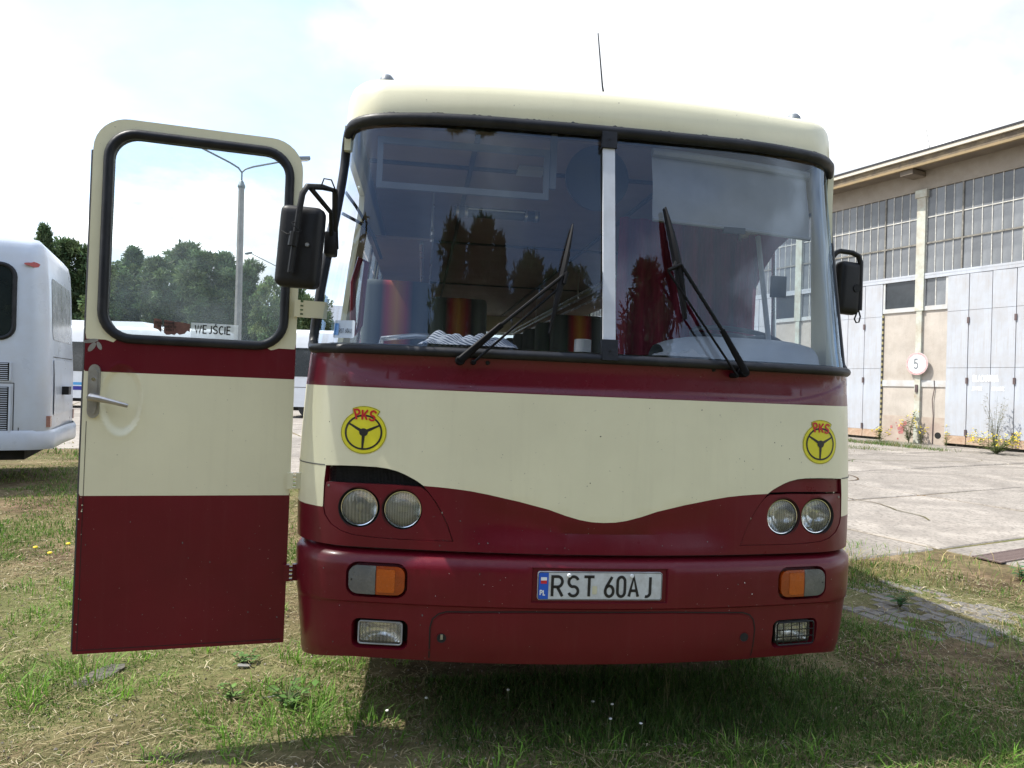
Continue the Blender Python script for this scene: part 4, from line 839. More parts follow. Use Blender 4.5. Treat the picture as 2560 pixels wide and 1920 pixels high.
for sg in (-1, 1):
    bz = [(p[0], p[1]) for p in BZ if p[1] < 1.124]
    top = [(sx(1.117),1.118),(sx(1.0),1.121),(sx(.87),1.122),(sx(.752),1.119)]
    ol = [p for p in BZ if p[1] <= 1.1165]
    # outline order: BZ runs along the bottom outward, up the outer side, (arch), then down the inner edge
    i_out = max(i for i, p in enumerate(BZ) if p[1] <= 1.1165 and p[0] > 1.05); i_in = min(i for i, p in enumerate(BZ) if i > i_out and p[1] <= 1.1165)
    ol = BZ[:i_out+1] + top + BZ[i_in:]
    cen = np.mean(np.array(ol), 0); ol = [(cen[0]+(p[0]-cen[0])*.985, cen[1]+(p[1]-cen[1])*.975) for p in ol]
    holes = [circle(sx(.990), 1.02, .080, 36), circle(sx(.822), 1.02, .080, 36)]
    if sg < 0: ol = mir(ol); holes = [mir(h) for h in holes]
    P = patch_obj('lamp_panel', 'maroon', bus, ol, holes, lambda s, z: BODY(s, z, -.003), grid=(.04, .04))
    b = MB(); n = len(ol); b.add([BODY(*p, -.003) for p in ol]+[BODY(*p, -.03) for p in ol], [(i, (i+1) % n, n+(i+1) % n, n+i) for i in range(n)]); b.build('panel_edge', 'maroon', P)
    for x, z in ((1.105,1.10),(.66,1.015)):
        q = MB(); q.lathe([(.0,.003),(.004,.003),(.005,.0)], BODY(sx(sg*x), z, -.003), (0,-1,0), 10); q.build('screw', 'alloy', P)
    lamp(sg*.990, 1.02, True); lamp(sg*.822, 1.02, False)
    # backing behind everything in the opening
    bp = BZ if sg > 0 else mir(BZ)
    patch_obj('cluster_backing', 'gap_black', bus, bp, [], lambda s, z: BODY(s, z, -.07), grid=(.1, .1))
    # slot above the lamps: bare mesh on one side, a cover plate on the other
    tp = densify(S2([(.756,1.124),(.87,1.127),(1.0,1.126),(1.115,1.122)]), .03, False)
    ar = densify(S2(list(reversed(ARCH))), .03, False)
    sl_ = tp + [(p[0], p[1]-.003) for p in ar][:-1]
    cen = np.mean(np.array(sl_), 0)
    if sg > 0:
        patch_obj('slot_cover', 'maroon', bus, [(cen[0]+(p[0]-cen[0])*.985, cen[1]+(p[1]-cen[1])*.97) for p in sl_], [], lambda s, z: BODY(s, z, -.012), grid=(.04, .03))
    else:
        m = MB()
        for i in range(66):
            s = -.77-.0054*i
            zt = float(np.interp(-s, [sx(p[0]) for p in ARCH], [p[1] for p in ARCH])) if -s > sx(.742) else 1.122
            m.tube([BODY(s, 1.112, -.024), BODY(s-.0, zt, -.024)], .0012, 4, cap=False)
        for z in np.arange(1.118, 1.19, .0062):
            s0 = float(np.interp(z, [p[1] for p in ARCH[:8]], [sx(p[0]) for p in ARCH[:8]])); m.tube([BODY(-s0-.004, z, -.0255), BODY(-sx(1.117), z, -.0255)], .0012, 4, cap=False)
        m.build('slot_mesh', 'black_plastic', bus)

# ---- bumper
TURN = rrect(.790, 1.026, .668, .808, .045, 6); FOG = rrect(.780, 1.003, .452, .578, .03, 5); PL = densify([(-.292,.672),(.278,.672),(.278,.812),(-.292,.812)], .05)
TURN = densify(S2(TURN), .03); FOG = densify(S2(FOG), .03)
ACC = densify(S2([(-.690,.40),(-.692,.555),(-.683,.590),(-.660,.612),(-.628,.622),(-.3,.632),(0,.634),(.3,.632),(.628,.620),(.660,.610),(.681,.588),(.690,.55),(.688,.40)]), .04, False)
ob = densify([(-1.46,.41),(1.46,.41),(1.46,.850),(-1.46,.850)], .05)
ln = [[(s, z) for s in np.linspace(-1.45, 1.45, 70)] for z in (.46,.52,.632,.642,.650,.70,.79,.815,.832,.843)]
bumper = patch_obj('bumper', 'maroon', bus, ob, [TURN, mir(TURN), FOG, mir(FOG), PL], lambda s, z: BUMP(s, z), lines=ln, grid=(.05, .03), ang=40)
for pl, d in ((TURN, .03), (mir(TURN), .03), (FOG, .05), (mir(FOG), .05), (PL, .010)):
    b = MB(); n = len(pl); cen = np.mean(np.array(pl), 0); k = .93 if d > .02 else .985
    inn = [(cen[0]+(p[0]-cen[0])*k, cen[1]+(p[1]-cen[1])*k) for p in pl]
    b.add([BUMP(*p) for p in pl]+[BUMP(*p, -d) for p in inn], [(i, (i+1) % n, n+(i+1) % n, n+i) for i in range(n)]); b.build('recess_wall', 'maroon', bumper)
for pl, d, mt in ((TURN, -.03, 'maroon'), (mir(TURN), -.03, 'maroon'), (FOG, -.05, 'gap_black'), (mir(FOG), -.05, 'gap_black'), (PL, -.010, 'maroon')):
    patch_obj('recess_floor', mt, bumper, pl, [], lambda s, z, d=d: BUMP(s, z, d), grid=(.05, .05))
b = MB(); lw = [(s, .41) for s in np.linspace(-1.46, 1.46, 70)]; n = len(lw)
b.add([BUMP(*p) for p in lw]+[BUMP(*p, -.04)+Vector((0,0,.01)) for p in lw], [(i+1, i, n+i, n+i+1) for i in range(n-1)]); b.build('bumper_lip', 'maroon', bumper)
# access flap: a shallow plate standing proud of a dark joint
b = MB(); add_ribbon(b, ACC, .0048, BUMP, .0015); b.build('flap_joint', 'gap_black', bumper)
fl = [(p[0]*.990, .411 if p[1] < .411 else p[1]-.006) for p in ACC]
patch_obj('access_flap', 'maroon', bus, densify(fl, .04), [], lambda s, z: BUMP(s, z, .0045), grid=(.06, .04), lines=[])
for x in (-.645, .640):
    b = MB(); c = BUMP(x, .516, .006); b.lathe([(.021,.001),(.019,.0005),(.017,-.004)], c, (0,-1,0), 20); o = b.build('flap_lock', 'maroon', bus)
    b = MB(); b.lathe([(.0,.001),(.0185,.001)], c, (0,-1,0), 20); b.build('lock_hole', 'gap_black', o)
    if x < 0: b = MB(); b.box((c.x-.005, c.y-.006, c.z-.004), (c.x+.005, c.y-.002, c.z+.016)); b.build('lock_key_slot', 'alloy', o)
# turn lamps
for sg in (-1, 1):
    T = empty('turn_lamp'); T.parent = bus
    def lens(x0, x1, r, mt, nm):
        pl = densify(rrect(x0, x1, .683, .795, r, 6), .02); b = MB(); cz = .739
        def zf(x, z): return .012 - .9*((x-.906)**2)*.5 - .9*((z-cz)**2)
        v, f, _ = patch(pl if sg > 0 else mir(pl), [], lambda x, z: BUMP(sx(x), z, zf(abs(x), z)), grid=(.02, .02)); b.add(v, f); n = len(pl); q = pl if sg > 0 else mir(pl)
        b.add([BUMP(sx(p[0]), p[1], zf(abs(p[0]), p[1])) for p in q]+[BUMP(sx(p[0]), p[1], -.029) for p in q], [(i, (i+1) % n, n+(i+1) % n, n+i) for i in range(n)])
        return b.build(nm, mt, T, 40)
    lens(.914, 1.014, (.002,.034,.034,.002), 'clear_lens', 'clear_lens'); lens(.800, .912, (.034,.002,.002,.034), 'amber', 'amber_lens')
    pl = densify(rrect(.838, .908, .693, .785, .008, 4), .02); patch_obj('amber_window', 'amber_pale', T, pl if sg > 0 else mir(pl), [], lambda x, z: BUMP(sx(x), z, .0135-.45*((abs(x)-.906)**2)-.9*((z-.739)**2)), grid=(.02, .02))
    b = MB(); b.lathe([(.0,.004),(.004,.004),(.0045,0)], BUMP(sx(sg*1.003), .738, .004), (0,-1,0), 8); b.build('screw', 'gap_black', T)
# fog lamps
for sg in (-1, 1):
    Fg = empty('fog_lamp'); Fg.parent = bus; c = BUMP(sx(sg*.893), .518, -.018); ang = sg*.16
    def R_(x, y, z): return Vector((c.x + x*math.cos(ang) - y*math.sin(ang), c.y + x*math.sin(ang) + y*math.cos(ang), c.z+z))
    b = MB(); fr = rrect(-.091, .091, -.051, .046, .012, 4); n = len(fr); b.add([R_(x, .003, z) for x, z in fr]+[R_(x, .040, z) for x, z in fr]+[R_(x*.93, .001, z*.86) for x, z in fr], [(i, (i+1) % n, n+(i+1) % n, n+i) for i in range(n)]+[(i, (i+1) % n, 2*n+(i+1) % n, 2*n+i) for i in range(n)]+[tuple(range(n, 2*n))]); b.build('housing', 'black_plastic', Fg)
    b = MB(); v, f, _ = patch(densify(rrect(-.084, .084, -.040, .038, .008, 4), .02), [], lambda x, z: R_(x, .002+.03*(1-(x/.09)**2)*(1-(z/.045)**2), z), grid=(.012, .012)); b.add(v, f); b.build('reflector_bowl', 'fog_reflector', Fg)
    b = MB(); v, f, _ = patch(densify(rrect(-.085, .085, -.041, .039, .008, 4), .012), [], lambda x, z: Vector((x, z, .010-.8*x*x-1.5*z*z)), grid=(.012, .012)); b.add(v, f)
    o = b.build('lens', 'lamp_lens', Fg); o.matrix_local = Matrix.Translation(R_(0, -.004, 0)) @ Matrix.Rotation(ang, 4, 'Z') @ Matrix.Rotation(math.pi/2, 4, 'X')
    if sg > 0:
        b = MB()
        for x in (-.062,-.022,.018,.058): b.tube([R_(x, -.024, -.046), R_(x, -.024, .044)], .0022, 6)
        for z in (-.016,.014): b.tube([R_(-.09, -.0245, z), R_(.09, -.0245, z)], .0022, 6)
        b.tube([R_(p[0]*1.02, -.022, p[1]) for p in fr], .0035, 6, closed=True); b.build('stone_guard', 'black_plastic', Fg)
    else:
        b = MB(); b.tube([R_(p[0]*.97, -.006, p[1]*.93) for p in fr], .0035, 6, closed=True); b.build('lens_rim', 'dash_grey', Fg)

# ---- number plate
NP = empty('number_plate'); NP.parent = bus
ypl = min(BUMP(x, .74).y for x in (-.26, 0, .26)) + .002
def PM(x, z, h): return Vector((x, ypl+.006-h+.02*0 + .1*x*x*0, z))
b = MB(); b.prism(rrect(-.268, .252, .684, .798, .010, 4), PM, -.012, .0); b.build('plate_base', 'plate_white', NP)
b = MB(); add_ribbon(b, rrect(-.2655, .2495, .6865, .7955, .009, 4), .0022, PM, .0008, 0, True); b.build('plate_border', 'plate_black', NP)
b = MB(); b.add([PM(x, z, .0008) for x, z in rrect(-.264, -.224, .688, .794, (.006,.001,.001,.006), 3)], [tuple(range(16))]); b.build('blue_band', 'plate_blue', NP)
b = MB(); b.add([PM(x, z, .0016) for x, z in ((-.256,.763),(-.231,.763),(-.231,.776),(-.256,.776))], [(0,1,2,3)], 0); b.add([PM(x, z, .0016) for x, z in ((-.256,.750),(-.231,.750),(-.231,.763),(-.256,.763))], [(0,1,2,3)], 1); b.build('flag', ['sticker_white', 'plate_red'], NP)
b = MB(); write(b, 'PL', -.257, .704, .019, .0042, PM, .0016, gap=.25); b.build('country_letters', 'sticker_white', NP)
for ch, x in zip('RST60AJ', (-.208, -.142, -.077, .010, .062, .112, .176)):
    b = MB(); write(b, ch, x, .699, .080, .0118, PM, .0012, wx=.98 if ch in 'RST' else .88); b.build('plate_character', 'plate_black', NP)
b = MB(); b.add([PM(x, z, .0016) for x, z in rrect(-.042, -.022, .708, .742, .005, 3)], [tuple(range(16))]); b.build('seal_sticker', 'bulb_cap', NP)
for x in (-.140, .122):
    b = MB(); b.lathe([(.0,.006),(.006,.006),(.0085,.002),(.0085,0)], PM(x, .784, .001), (0,-1,0), 14); b.build('plate_bolt', 'sticker_white', NP)

# ---- round emblems
def emblem(x0, z0):
    E = empty('emblem'); E.parent = bus; M = lambda x, z, h: BODY(sx(x0)+x, z0+z, h)
    def rad(t):
        d = math.degrees(t) % 360; return .1075 if 56 < d < 116 else .0885
    ts = sorted([2*math.pi*i/72 for i in range(72)] + [math.radians(56.01), math.radians(115.99)])
    ol = [(rad(t)*math.cos(t), rad(t)*math.sin(t)) for t in ts]
    b = MB(); v, f, _ = patch(ol, [], lambda x, z: M(x, z, .0014), grid=(.02, .02)); b.add(v, f); b.build('emblem_disc', 'sticker_yellow', E)
    b = MB(); add_ribbon(b, [((rad(t)-.0026)*math.cos(t), (rad(t)-.0026)*math.sin(t)) for t in ts], .0013, M, .0024, 0, True); b.build('emblem_outline', 'sticker_black', E)
    b = MB(); add_ribbon(b, circle(0, 0, .0685, 48), .0072, M, .0026, 0, True)
    for a in (149, 27, 268):
        a = math.radians(a); d = (math.cos(a), math.sin(a)); nn = (-d[1], d[0]); r0, r1, w0, w1 = .012, .067, .0062, .0034
        b.add([M(d[0]*r0+nn[0]*w0, d[1]*r0+nn[1]*w0, .0026), M(d[0]*r0-nn[0]*w0, d[1]*r0-nn[1]*w0, .0026), M(d[0]*r1-nn[0]*w1, d[1]*r1-nn[1]*w1, .0026), M(d[0]*r1+nn[0]*w1, d[1]*r1+nn[1]*w1, .0026)], [(0,1,2,3)])
    b.add([M(x, z, .0030) for x, z in circle(0, 0, .0165, 24)], [tuple(range(24))]); b.build('wheel_symbol', 'sticker_black', E)
    b = MB()
    for ch, a, ox in (('P', 15, -.0285), ('K', 0, -.0075), ('S', -14, .0165)):
        a = math.radians(a); ca, sa = math.cos(a), math.sin(a)
        for pl in GL[ch]: add_ribbon(b, [(ox+(p[0]*.040)*ca-(p[1]*.040)*sa, .0515+(p[0]*.040)*sa+(p[1]*.040)*ca) for p in pl], .0074, M, .0036)
    b.build('emblem_letters', 'sticker_red', E)
emblem(-.985, 1.327); emblem(.998, 1.340)

# ---- roof fittings
for x in (-.99, 1.08):
    b = MB(); b.lathe([(.036,-.03),(.036,.040),(.032,.060),(.020,.074),(.0,.079)], (x, .62, 2.925), (0,0,1), 18); b.build('roof_marker_lamp', 'lamp_grey', bus)
b = MB(); b.tube([(.075,.60,2.90),(.072,.60,2.985)], [.012,.008], 8); b.tube([(.072,.60,2.985),(.060,.60,3.04),(.022,.58,3.29)], [.0055,.0042,.0028], 6); b.build('aerial', 'black_plastic', bus)
# deflector strip on the door-side pillar
b = MB(); b.hexa([(-1.238,.55,2.20),(-1.232,.55,2.20),(-1.212,.64,2.20),(-1.226,.64,2.20)], [(-1.198,.61,2.47),(-1.192,.61,2.47),(-1.175,.68,2.47),(-1.190,.68,2.47)]); b.build('rain_deflector', 'alloy', bus)

# ---- exterior mirrors
def mirror_L():
    M = empty('exterior_mirror'); M.parent = bus
    o = rbox('mirror_housing', (.175,.085,.33), .035, 'black_plastic', M, (-1.277,.14,2.068), (0, .055, -.10), 4)
    b = MB(); b.tube([(-1.157,.30,2.10),(-1.160,.26,2.20),(-1.158,.20,2.325),(-1.200,.13,2.318),(-1.250,.075,2.302),(-1.266,.068,2.27),(-1.276,.066,2.20),(-1.290,.072,2.07),(-1.302,.075,1.955)], .0125, 10); b.build('mirror_arm', 'black_plastic', M)
    b = MB(); b.tube([(-1.238,.085,2.298),(-1.168,.18,2.228),(-1.172,.27,2.12)], .010, 8); b.build('mirror_strut', 'black_plastic', M)
    rbox('mirror_bracket', (.05,.09,.10), .012, 'black_plastic', M, (-1.176,.285,2.115))
    b = MB(); b.tube([(-1.289,.064,2.115),(-1.296,.066,2.06)], .019, 10); b.build('mirror_clamp', 'black_plastic', M)
    b = MB(); b.lathe([(.0,.006),(.007,.006),(.009,0)], (-1.243,.088,2.072), (0,-1,0), 10); b.build('screw', 'alloy', M)
    b = MB(); b.tube([(-1.345,.075,2.120),(-1.318,.06,2.105),(-1.29,.05,2.108),(-1.262,.055,2.12),(-1.29,.045,2.135),(-1.30,.05,2.15),(-1.287,.05,2.152)], .0025, 6); b.build('tie_wire', 'black_plastic', M)
    b = MB(); b.tube([(-1.203,.12,2.318),(-1.19,.10,2.345),(-1.165,.13,2.35),(-1.148,.2,2.31),(-1.150,.24,2.25)], .003, 6); b.build('mirror_cable', 'black_plastic', M)
mirror_L()
def mR(x, z, y=.60): k = (y+2.842)/(.35+2.842); return (-.768+(x+.768)*k, y, 1.55+(z-1.55)*k)
M = empty('exterior_mirror'); M.parent = bus
cx = mR(1.243, 2.078, .62); rbox('mirror_housing', (.135,.075,.275), .035, 'black_plastic', M, cx, (0,.05,.12), 4)
b = MB(); b.tube([mR(1.16,2.22),mR(1.182,2.246),mR(1.20,2.254),mR(1.262,2.250),mR(1.296,2.236),mR(1.308,2.205),mR(1.312,1.975)], .0135, 10); b.build('mirror_arm', 'black_plastic', M)
b = MB(); b.lathe([(.0,.02),(.02,.02),(.024,0),(.024,-.05)], mR(1.285,2.078,.60), (0,-1,0), 12); b.build('mirror_clamp', 'black_plastic', M)
b = MB(); q = [mR(1.308,1.975), mR(1.318,1.945), mR(1.312,1.918), mR(1.298,1.915), mR(1.288,1.932), mR(1.300,1.965)]; b.tube(q, .004, 6); b.build('tie_wire', 'black_plastic', M)

# ---- open front door
HX, HY, DA, DW = -1.311, .323, .157, .806
Dd = Vector((-math.cos(DA), -math.sin(DA), 0)); Dn = Vector((math.sin(DA), -math.cos(DA), 0)); H0 = Vector((HX, HY, 0))
def DM(q, z, h=0.): return H0 + Dd*(-q) + Dn*h + Vector((0,0,z))
def dish(q, z):
    d = math.hypot((q+.668)/.078, (z-1.418)/.145); return -.012*(1-sm(.78, 1.0, d)) + .0018*math.exp(-((d-1.03)/.05)**2)
door = empty('front_door'); door.parent = bus
ol = densify(rrect(-DW, 0, .394, 2.556, (.004,.004,.13,.13), 8), .05); WN = densify(rrect(-.748, -.053, 1.668, 2.498, (.11,.11,.105,.105), 8), .04)
dl = [[(-u, z) for u in np.linspace(.004, DW-.004, 20)] for z in (1.030, 1.530)] + [[(-u, 1.660) for u in np.linspace(DW-.004, .735, 3)], [(-u, 1.660) for u in np.linspace(.07, .004, 3)]]
ex = [(-.668+.078*d*math.cos(t), 1.418+.145*d*math.sin(t)) for d in (.72,.78,.84,.9,.96,1.0,1.03,1.07,1.14) for t in np.linspace(0, 2*math.pi, 40, False)]
dc = lambda q, z: 0 if (z > 1.66 or 1.03 < z < 1.53) else 1
v, f, m = patch(ol, [WN], lambda q, z: DM(q, z, dish(q, z)), lines=dl, grid=(.05, .05), extra=ex, cls=dc)
b = MB(); b.v = v; b.f = f; b.m = m
v, f, m = patch(ol, [WN], lambda q, z: DM(q, z, -.036), grid=(.1, .1), cls=lambda q, z: 0); b.add(v, [t[::-1] for t in f])
n = len(ol); 
for i in range(n): a_, c_ = ol[i], ol[(i+1) % n]; b.add([DM(*a_), DM(*c_), DM(*c_, -.036), DM(*a_, -.036)], [(3,2,1,0)], dc(*a_))
n = len(WN); b.add([DM(*p) for p in WN]+[DM(*p, -.036) for p in WN], [(i, (i+1) % n, n+(i+1) % n, n+i) for i in range(n)])
b.build('door_leaf', ['cream', 'maroon'], door, 30)
b = MB(); b.tube([DM(p[0], p[1], .002) for p in WN], .0195, 10, closed=True); b.tube([DM(p[0], p[1], -.036) for p in WN], .016, 8, closed=True); b.build('door_gasket', 'rubber', door, 60)
patch_obj('door_window', 'door_glass', door, WN, [], lambda q, z: DM(q, z, -.012), grid=(.15, .15))
for z0, z1, mt, far in ((1.800,1.872,'cream',.10), (1.060,1.128,'cream',.03), (.664,.734,'maroon',.03)):
    hg = MB(); o_ = -.012
    hg.hexa([DM(-.012,z0,.0), DM(.012,z0,.0), DM(.012,z0,.024), DM(-.012,z0,.024)], [DM(-.012,z1,.0), DM(.012,z1,.0), DM(.012,z1,.024), DM(-.012,z1,.024)])
    for k in range(4):
        za = z0+(z1-z0)*k/4; zb = za+(z1-z0)/8
        hg.hexa([DM(.012,za,.002), DM(.026,za,.002), DM(.026,za,.020), DM(.012,za,.020)], [DM(.012,zb,.002), DM(.026,zb,.002), DM(.026,zb,.020), DM(.012,zb,.020)])
    hg.hexa([DM(.024,z0,-.004), DM(.024+far,z0,-.010), DM(.024+far,z0,.012), DM(.024,z0,.018)], [DM(.024,z1,-.004), DM(.024+far,z1,-.010), DM(.024+far,z1,.012), DM(.024,z1,.018)])
    hg.build('hinge', mt, door)
Hd = empty('door_handle'); Hd.parent = door
sc_ = arc(-.766, 1.530, .0215, .029, 0, 180, 8)+arc(-.766, 1.372, .0215, .029, 180, 360, 8)
b = MB(); b.prism(sc_, DM, -.004, .012); b.prism([(-.766+(p[0]+.766)*.62, 1.451+(p[1]-1.451)*.86) for p in sc_], DM, .011, .017); o = b.build('escutcheon', 'alloy', Hd, 30)
b = MB(); b.lathe([(.0,.003),(.0075,.003),(.0085,0)], DM(-.766, 1.500, .017), Dn, 14); b.build('lock_cylinder', 'chrome', Hd)
b = MB(); b.tube([DM(-.766,1.4275,.0), DM(-.766,1.4275,.052)], .014, 12); b.tube([DM(-.770,1.4285,.052), DM(-.735,1.4235,.056), DM(-.69,1.4135,.056), DM(-.632,1.3985,.052)], [.0155,.0135,.0105,.0085], 10); b.build('lever', 'alloy', Hd)
# chipped, peeling paint marks near the door edge
b = MB()
for (cx_, cz_, a_, l_, w_) in ((-.786,1.652,.2,.028,.008), (-.781,1.628,1.0,.022,.010), (-.755,1.634,2.0,.018,.008)):
    q = [(cx_+l_*math.cos(t)*math.cos(a_)-w_*math.sin(t)*math.sin(a_), cz_+l_*math.cos(t)*math.sin(a_)+w_*math.sin(t)*math.cos(a_)) for t in np.linspace(0, 2*math.pi, 12, False)]
    b.add([DM(p[0], p[1], .0012) for p in q], [tuple(range(12))])
b.build('paint_chip', 'alloy', door)
# notices on the door window
b = MB(); b.add([DM(x, z, -.009) for x, z in ((-.420,1.688),(-.236,1.688),(-.236,1.750),(-.420,1.750))], [(0,1,2,3)]); nt_ = b.build('entrance_notice', 'clear_plate', door)
b = MB(); write(b, 'WEJ\u015aCIE', -.404, 1.708, .032, .0052, DM, -.006, gap=.24, wx=.92); b.build('notice_letters', 'sticker_black', nt_)
rs = random.Random(5); b = MB(); up = []; lo = []
for i in range(15):
    u = -.562+.138*i/14; up.append((u, 1.757-.014*(i/14)+.002*rs.random())); lo.append((u, 1.708-.018*math.sin(math.pi*i/14)+.012*rs.random()))
n = 15; b.add([DM(*p, -.009) for p in lo+up], [(i, i+1, n+i+1, n+i) for i in range(n-1) if i not in (3,)]); st = b.build('torn_notice', 'brown_sticker', door)
b = MB(); write(b, 'OKAZYWANIE', -.556, 1.7375, .0095, .0019, DM, -.006, gap=.3); write(b, 'DOKUMENTU', -.545, 1.7225, .0095, .0019, DM, -.006, gap=.3); write(b, 'DO KONT', -.535, 1.7085, .0095, .0019, DM, -.006, gap=.3); b.build('notice_letters', 'gap_black', st)
# ---- inside the bus
def front_y(x, z, o): return base_pt(sx(x), z, _ZB, _YB)[1]+o
b = MB(); xs_ = list(np.linspace(-1.17, 1.17, 40)); n = len(xs_)
fr = [(x, front_y(x, 1.655, .035)) for x in xs_]; v = [(x, y, 1.695) for x, y in fr]+[(x, max(.66, y+.1), 1.705) for x, y in fr]+[(x, max(.68, y+.1), 1.25) for x, y in fr]
b.add(v, [(i, i+1, n+i+1, n+i) for i in range(n-1)]+[(n+i, n+i+1, 2*n+i+1, 2*n+i) for i in range(n-1)]); b.build('dashboard', 'dash_grey', bus)
b = MB(); rows = []
for k, t in enumerate(np.linspace(0, math.pi, 12)):
    zz = 1.69+.135*math.sin(t)**.6; rows.append([(x, .40+.14*(1-math.cos(t)) if False else .38+.26*k/11, zz-.05*abs((x-.78)/.42)**4*math.sin(t)) for x in np.linspace(.36, 1.14, 18)])
n = 18; b.add([p for r in rows for p in r], [(i*n+j, i*n+j+1, (i+1)*n+j+1, (i+1)*n+j) for i in range(11) for j in range(n-1)]); b.build('instrument_hood', 'dash_grey', bus)
sw = empty('steering_wheel'); sw.parent = bus; c = Vector((.90,.80,1.845)); ax = Vector((0,-.32,.95)).normalized(); u = Vector((1,0,0)); w = ax.cross(u)
b = MB(); b.tube([c+u*.235*math.cos(t)+w*.235*math.sin(t) for t in np.linspace(0, 2*math.pi, 40, False)], .014, 8, closed=True); b.build('wheel_rim', 'dash_dark', sw)
b = MB(); [b.tube([c, c+u*.23*math.cos(t)+w*.23*math.sin(t)-ax*.0], .012, 6) for t in (.3, 2.84, 4.71)]; b.lathe([(.0,.02),(.06,.015),(.07,-.03)], c, ax, 18); b.tube([c, c-ax*.5], .03, 8); b.build('wheel_spokes', 'dash_dark', sw)
b = MB(); b.box((-1.10,.50,2.715),(1.16,9.5,2.73)); b.build('ceiling', 'interior_lining', bus)
b = MB()
for y in (1.0, 3.1, 5.6): b.box((-1.09,y,2.700),(1.15,y+.03,2.714))
for x in (-.55,.55): b.box((x-.012,.5,2.698),(x+.012,9.4,2.714))
b.build('ceiling_strips', 'dash_dark', bus)
for sg in (-1, 1):
    b = MB(); b.box((min(sg*1.12,sg*.74),1.5,2.395),(max(sg*1.12,sg*.74),9.3,2.41)); rk = b.build('luggage_shelf', 'interior_lining', bus)
    for x, z in ((.74,2.41),(.74,2.46),(.80,2.37)):
        b = MB(); b.tube([(sg*x,1.45,z),(sg*x,9.3,z)], .012, 8); b.build('rack_rail', 'rack_metal', rk)
    b = MB()
    for y in np.arange(1.5, 9.4, 1.3): b.tube([(sg*.74,y,2.39),(sg*.74,y,2.70)], .009, 6)
    b.build('rack_hanger', 'rack_metal', rk)
st = empty('passenger_seat'); st.parent = bus
rbox('seat_back', (.45,.13,.82), .05, 'seat_cloth', st, (0,.0,.78), (-.14,0,0), 3); rbox('seat_cushion', (.45,.46,.14), .05, 'seat_cloth', st, (0,-.24,.42), (0,0,0), 3)
b = MB(); [b.tube([(x,y,.0),(x,y,.38)], .014, 6) for x in (-.18,.18) for y in (-.38,-.05)]; b.build('seat_legs', 'rack_metal', st)
spots = [(-.95,1.95,1.02),(-.50,2.75,1.02),(-.95,2.80,1.0)]
for y in (3.6,4.4,5.2,6.0,6.8,7.6,8.4,9.1): spots += [(-.95,y,.94),(-.48,y,.94),(.48,y,.94),(.95,y,.94)]
spots += [(.48,2.8,.94),(.95,2.8,.94)]
for i, (x, y, z) in enumerate(spots):
    o = st if i == 0 else copy_tree(st, bus); o.location = (x, y, z)
o = copy_tree(st, bus); o.name = 'driver_seat'; o.location = (.80, 1.16, .62)
for ch in o.children: ch.data = ch.data.copy(); ch.data.materials[0] = MATS['dash_dark']
# curtains behind and beside the driver
def curtain(name, p0, p1, z0, z1, folds, amp, taper=0.):
    b = MB(); n = 60; P0 = Vector(p0); P1 = Vector(p1); d = P1-P0; nn = Vector((-d.y, d.x, 0)).normalized(); rows = []
    for k in range(9):
        z = z0+(z1-z0)*k/8; t = 1-taper*(1-k/8); 
        rows.append([P0+d*(i/(n-1)*t)+nn*(amp*math.sin(i/(n-1)*folds*2*math.pi+.3*k)+.4*amp*math.sin(i*.9+k*.4))+Vector((0,0,z)) for i in range(n)])
    b.add([p for r in rows for p in r], [(k*n+i, k*n+i+1, (k+1)*n+i+1, (k+1)*n+i) for k in range(8) for i in range(n-1)]); return b.build(name, 'curtain', bus, 80)
curtain('driver_curtain', (.40,1.40,0), (1.17,1.40,0), 1.25, 2.60, 7, .022)
curtain('side_curtain', (1.165,1.12,0), (1.165,1.52,0), 1.62, 2.50, 4, .020)
b = MB()
t = [(1.16, y, z) for y, z in ((.62,2.52),(.62,2.44),(.75,2.40),(.9,2.36),(1.02,2.28),(1.14,2.16),(1.14,2.52))]; b.add(t, [tuple(range(7))]); b.build('curtain_pelmet', 'curtain', bus)
for k in range(2, 7):
    for sg in (-1, 1): curtain('window_curtain', (sg*1.165, 1.62+1.34*(k-1), 0), (sg*1.165, 1.80+1.34*(k-1), 0), 1.70, 2.38, 3, .012)
# roller blind in front of the driver
b = MB(); n = 14; xs_ = np.linspace(.22, 1.02, n); rows = []
for k in range(8):
    z = 2.30+.30*k/7; rows.append([(x, front_y(x, z, .06)+.010*math.sin(x*9+k*.7)*math.sin(math.pi*k/7), z-.02*(x-.6)) for x in xs_])
b.add([p for r in rows for p in r], [(k*n+i, k*n+i+1, (k+1)*n+i+1, (k+1)*n+i) for k in range(7) for i in range(n-1)]); bl = b.build('roller_blind', 'visor_cloth', bus, 80)
b = MB(); b.tube([(x, front_y(x, 2.30, .055), 2.298-.02*(x-.6)) for x in xs_], .009, 6); b.tube([(x, front_y(x, 2.61, .05), 2.612-.02*(x-.6)) for x in xs_], .02, 8); b.build('blind_bar', 'visor_cloth', bl)
b = MB(); b.box((.56, front_y(.6,2.29,.040), 2.275), (.66, front_y(.6,2.29,.060), 2.300)); b.build('blind_grip', 'dash_dark', bl)
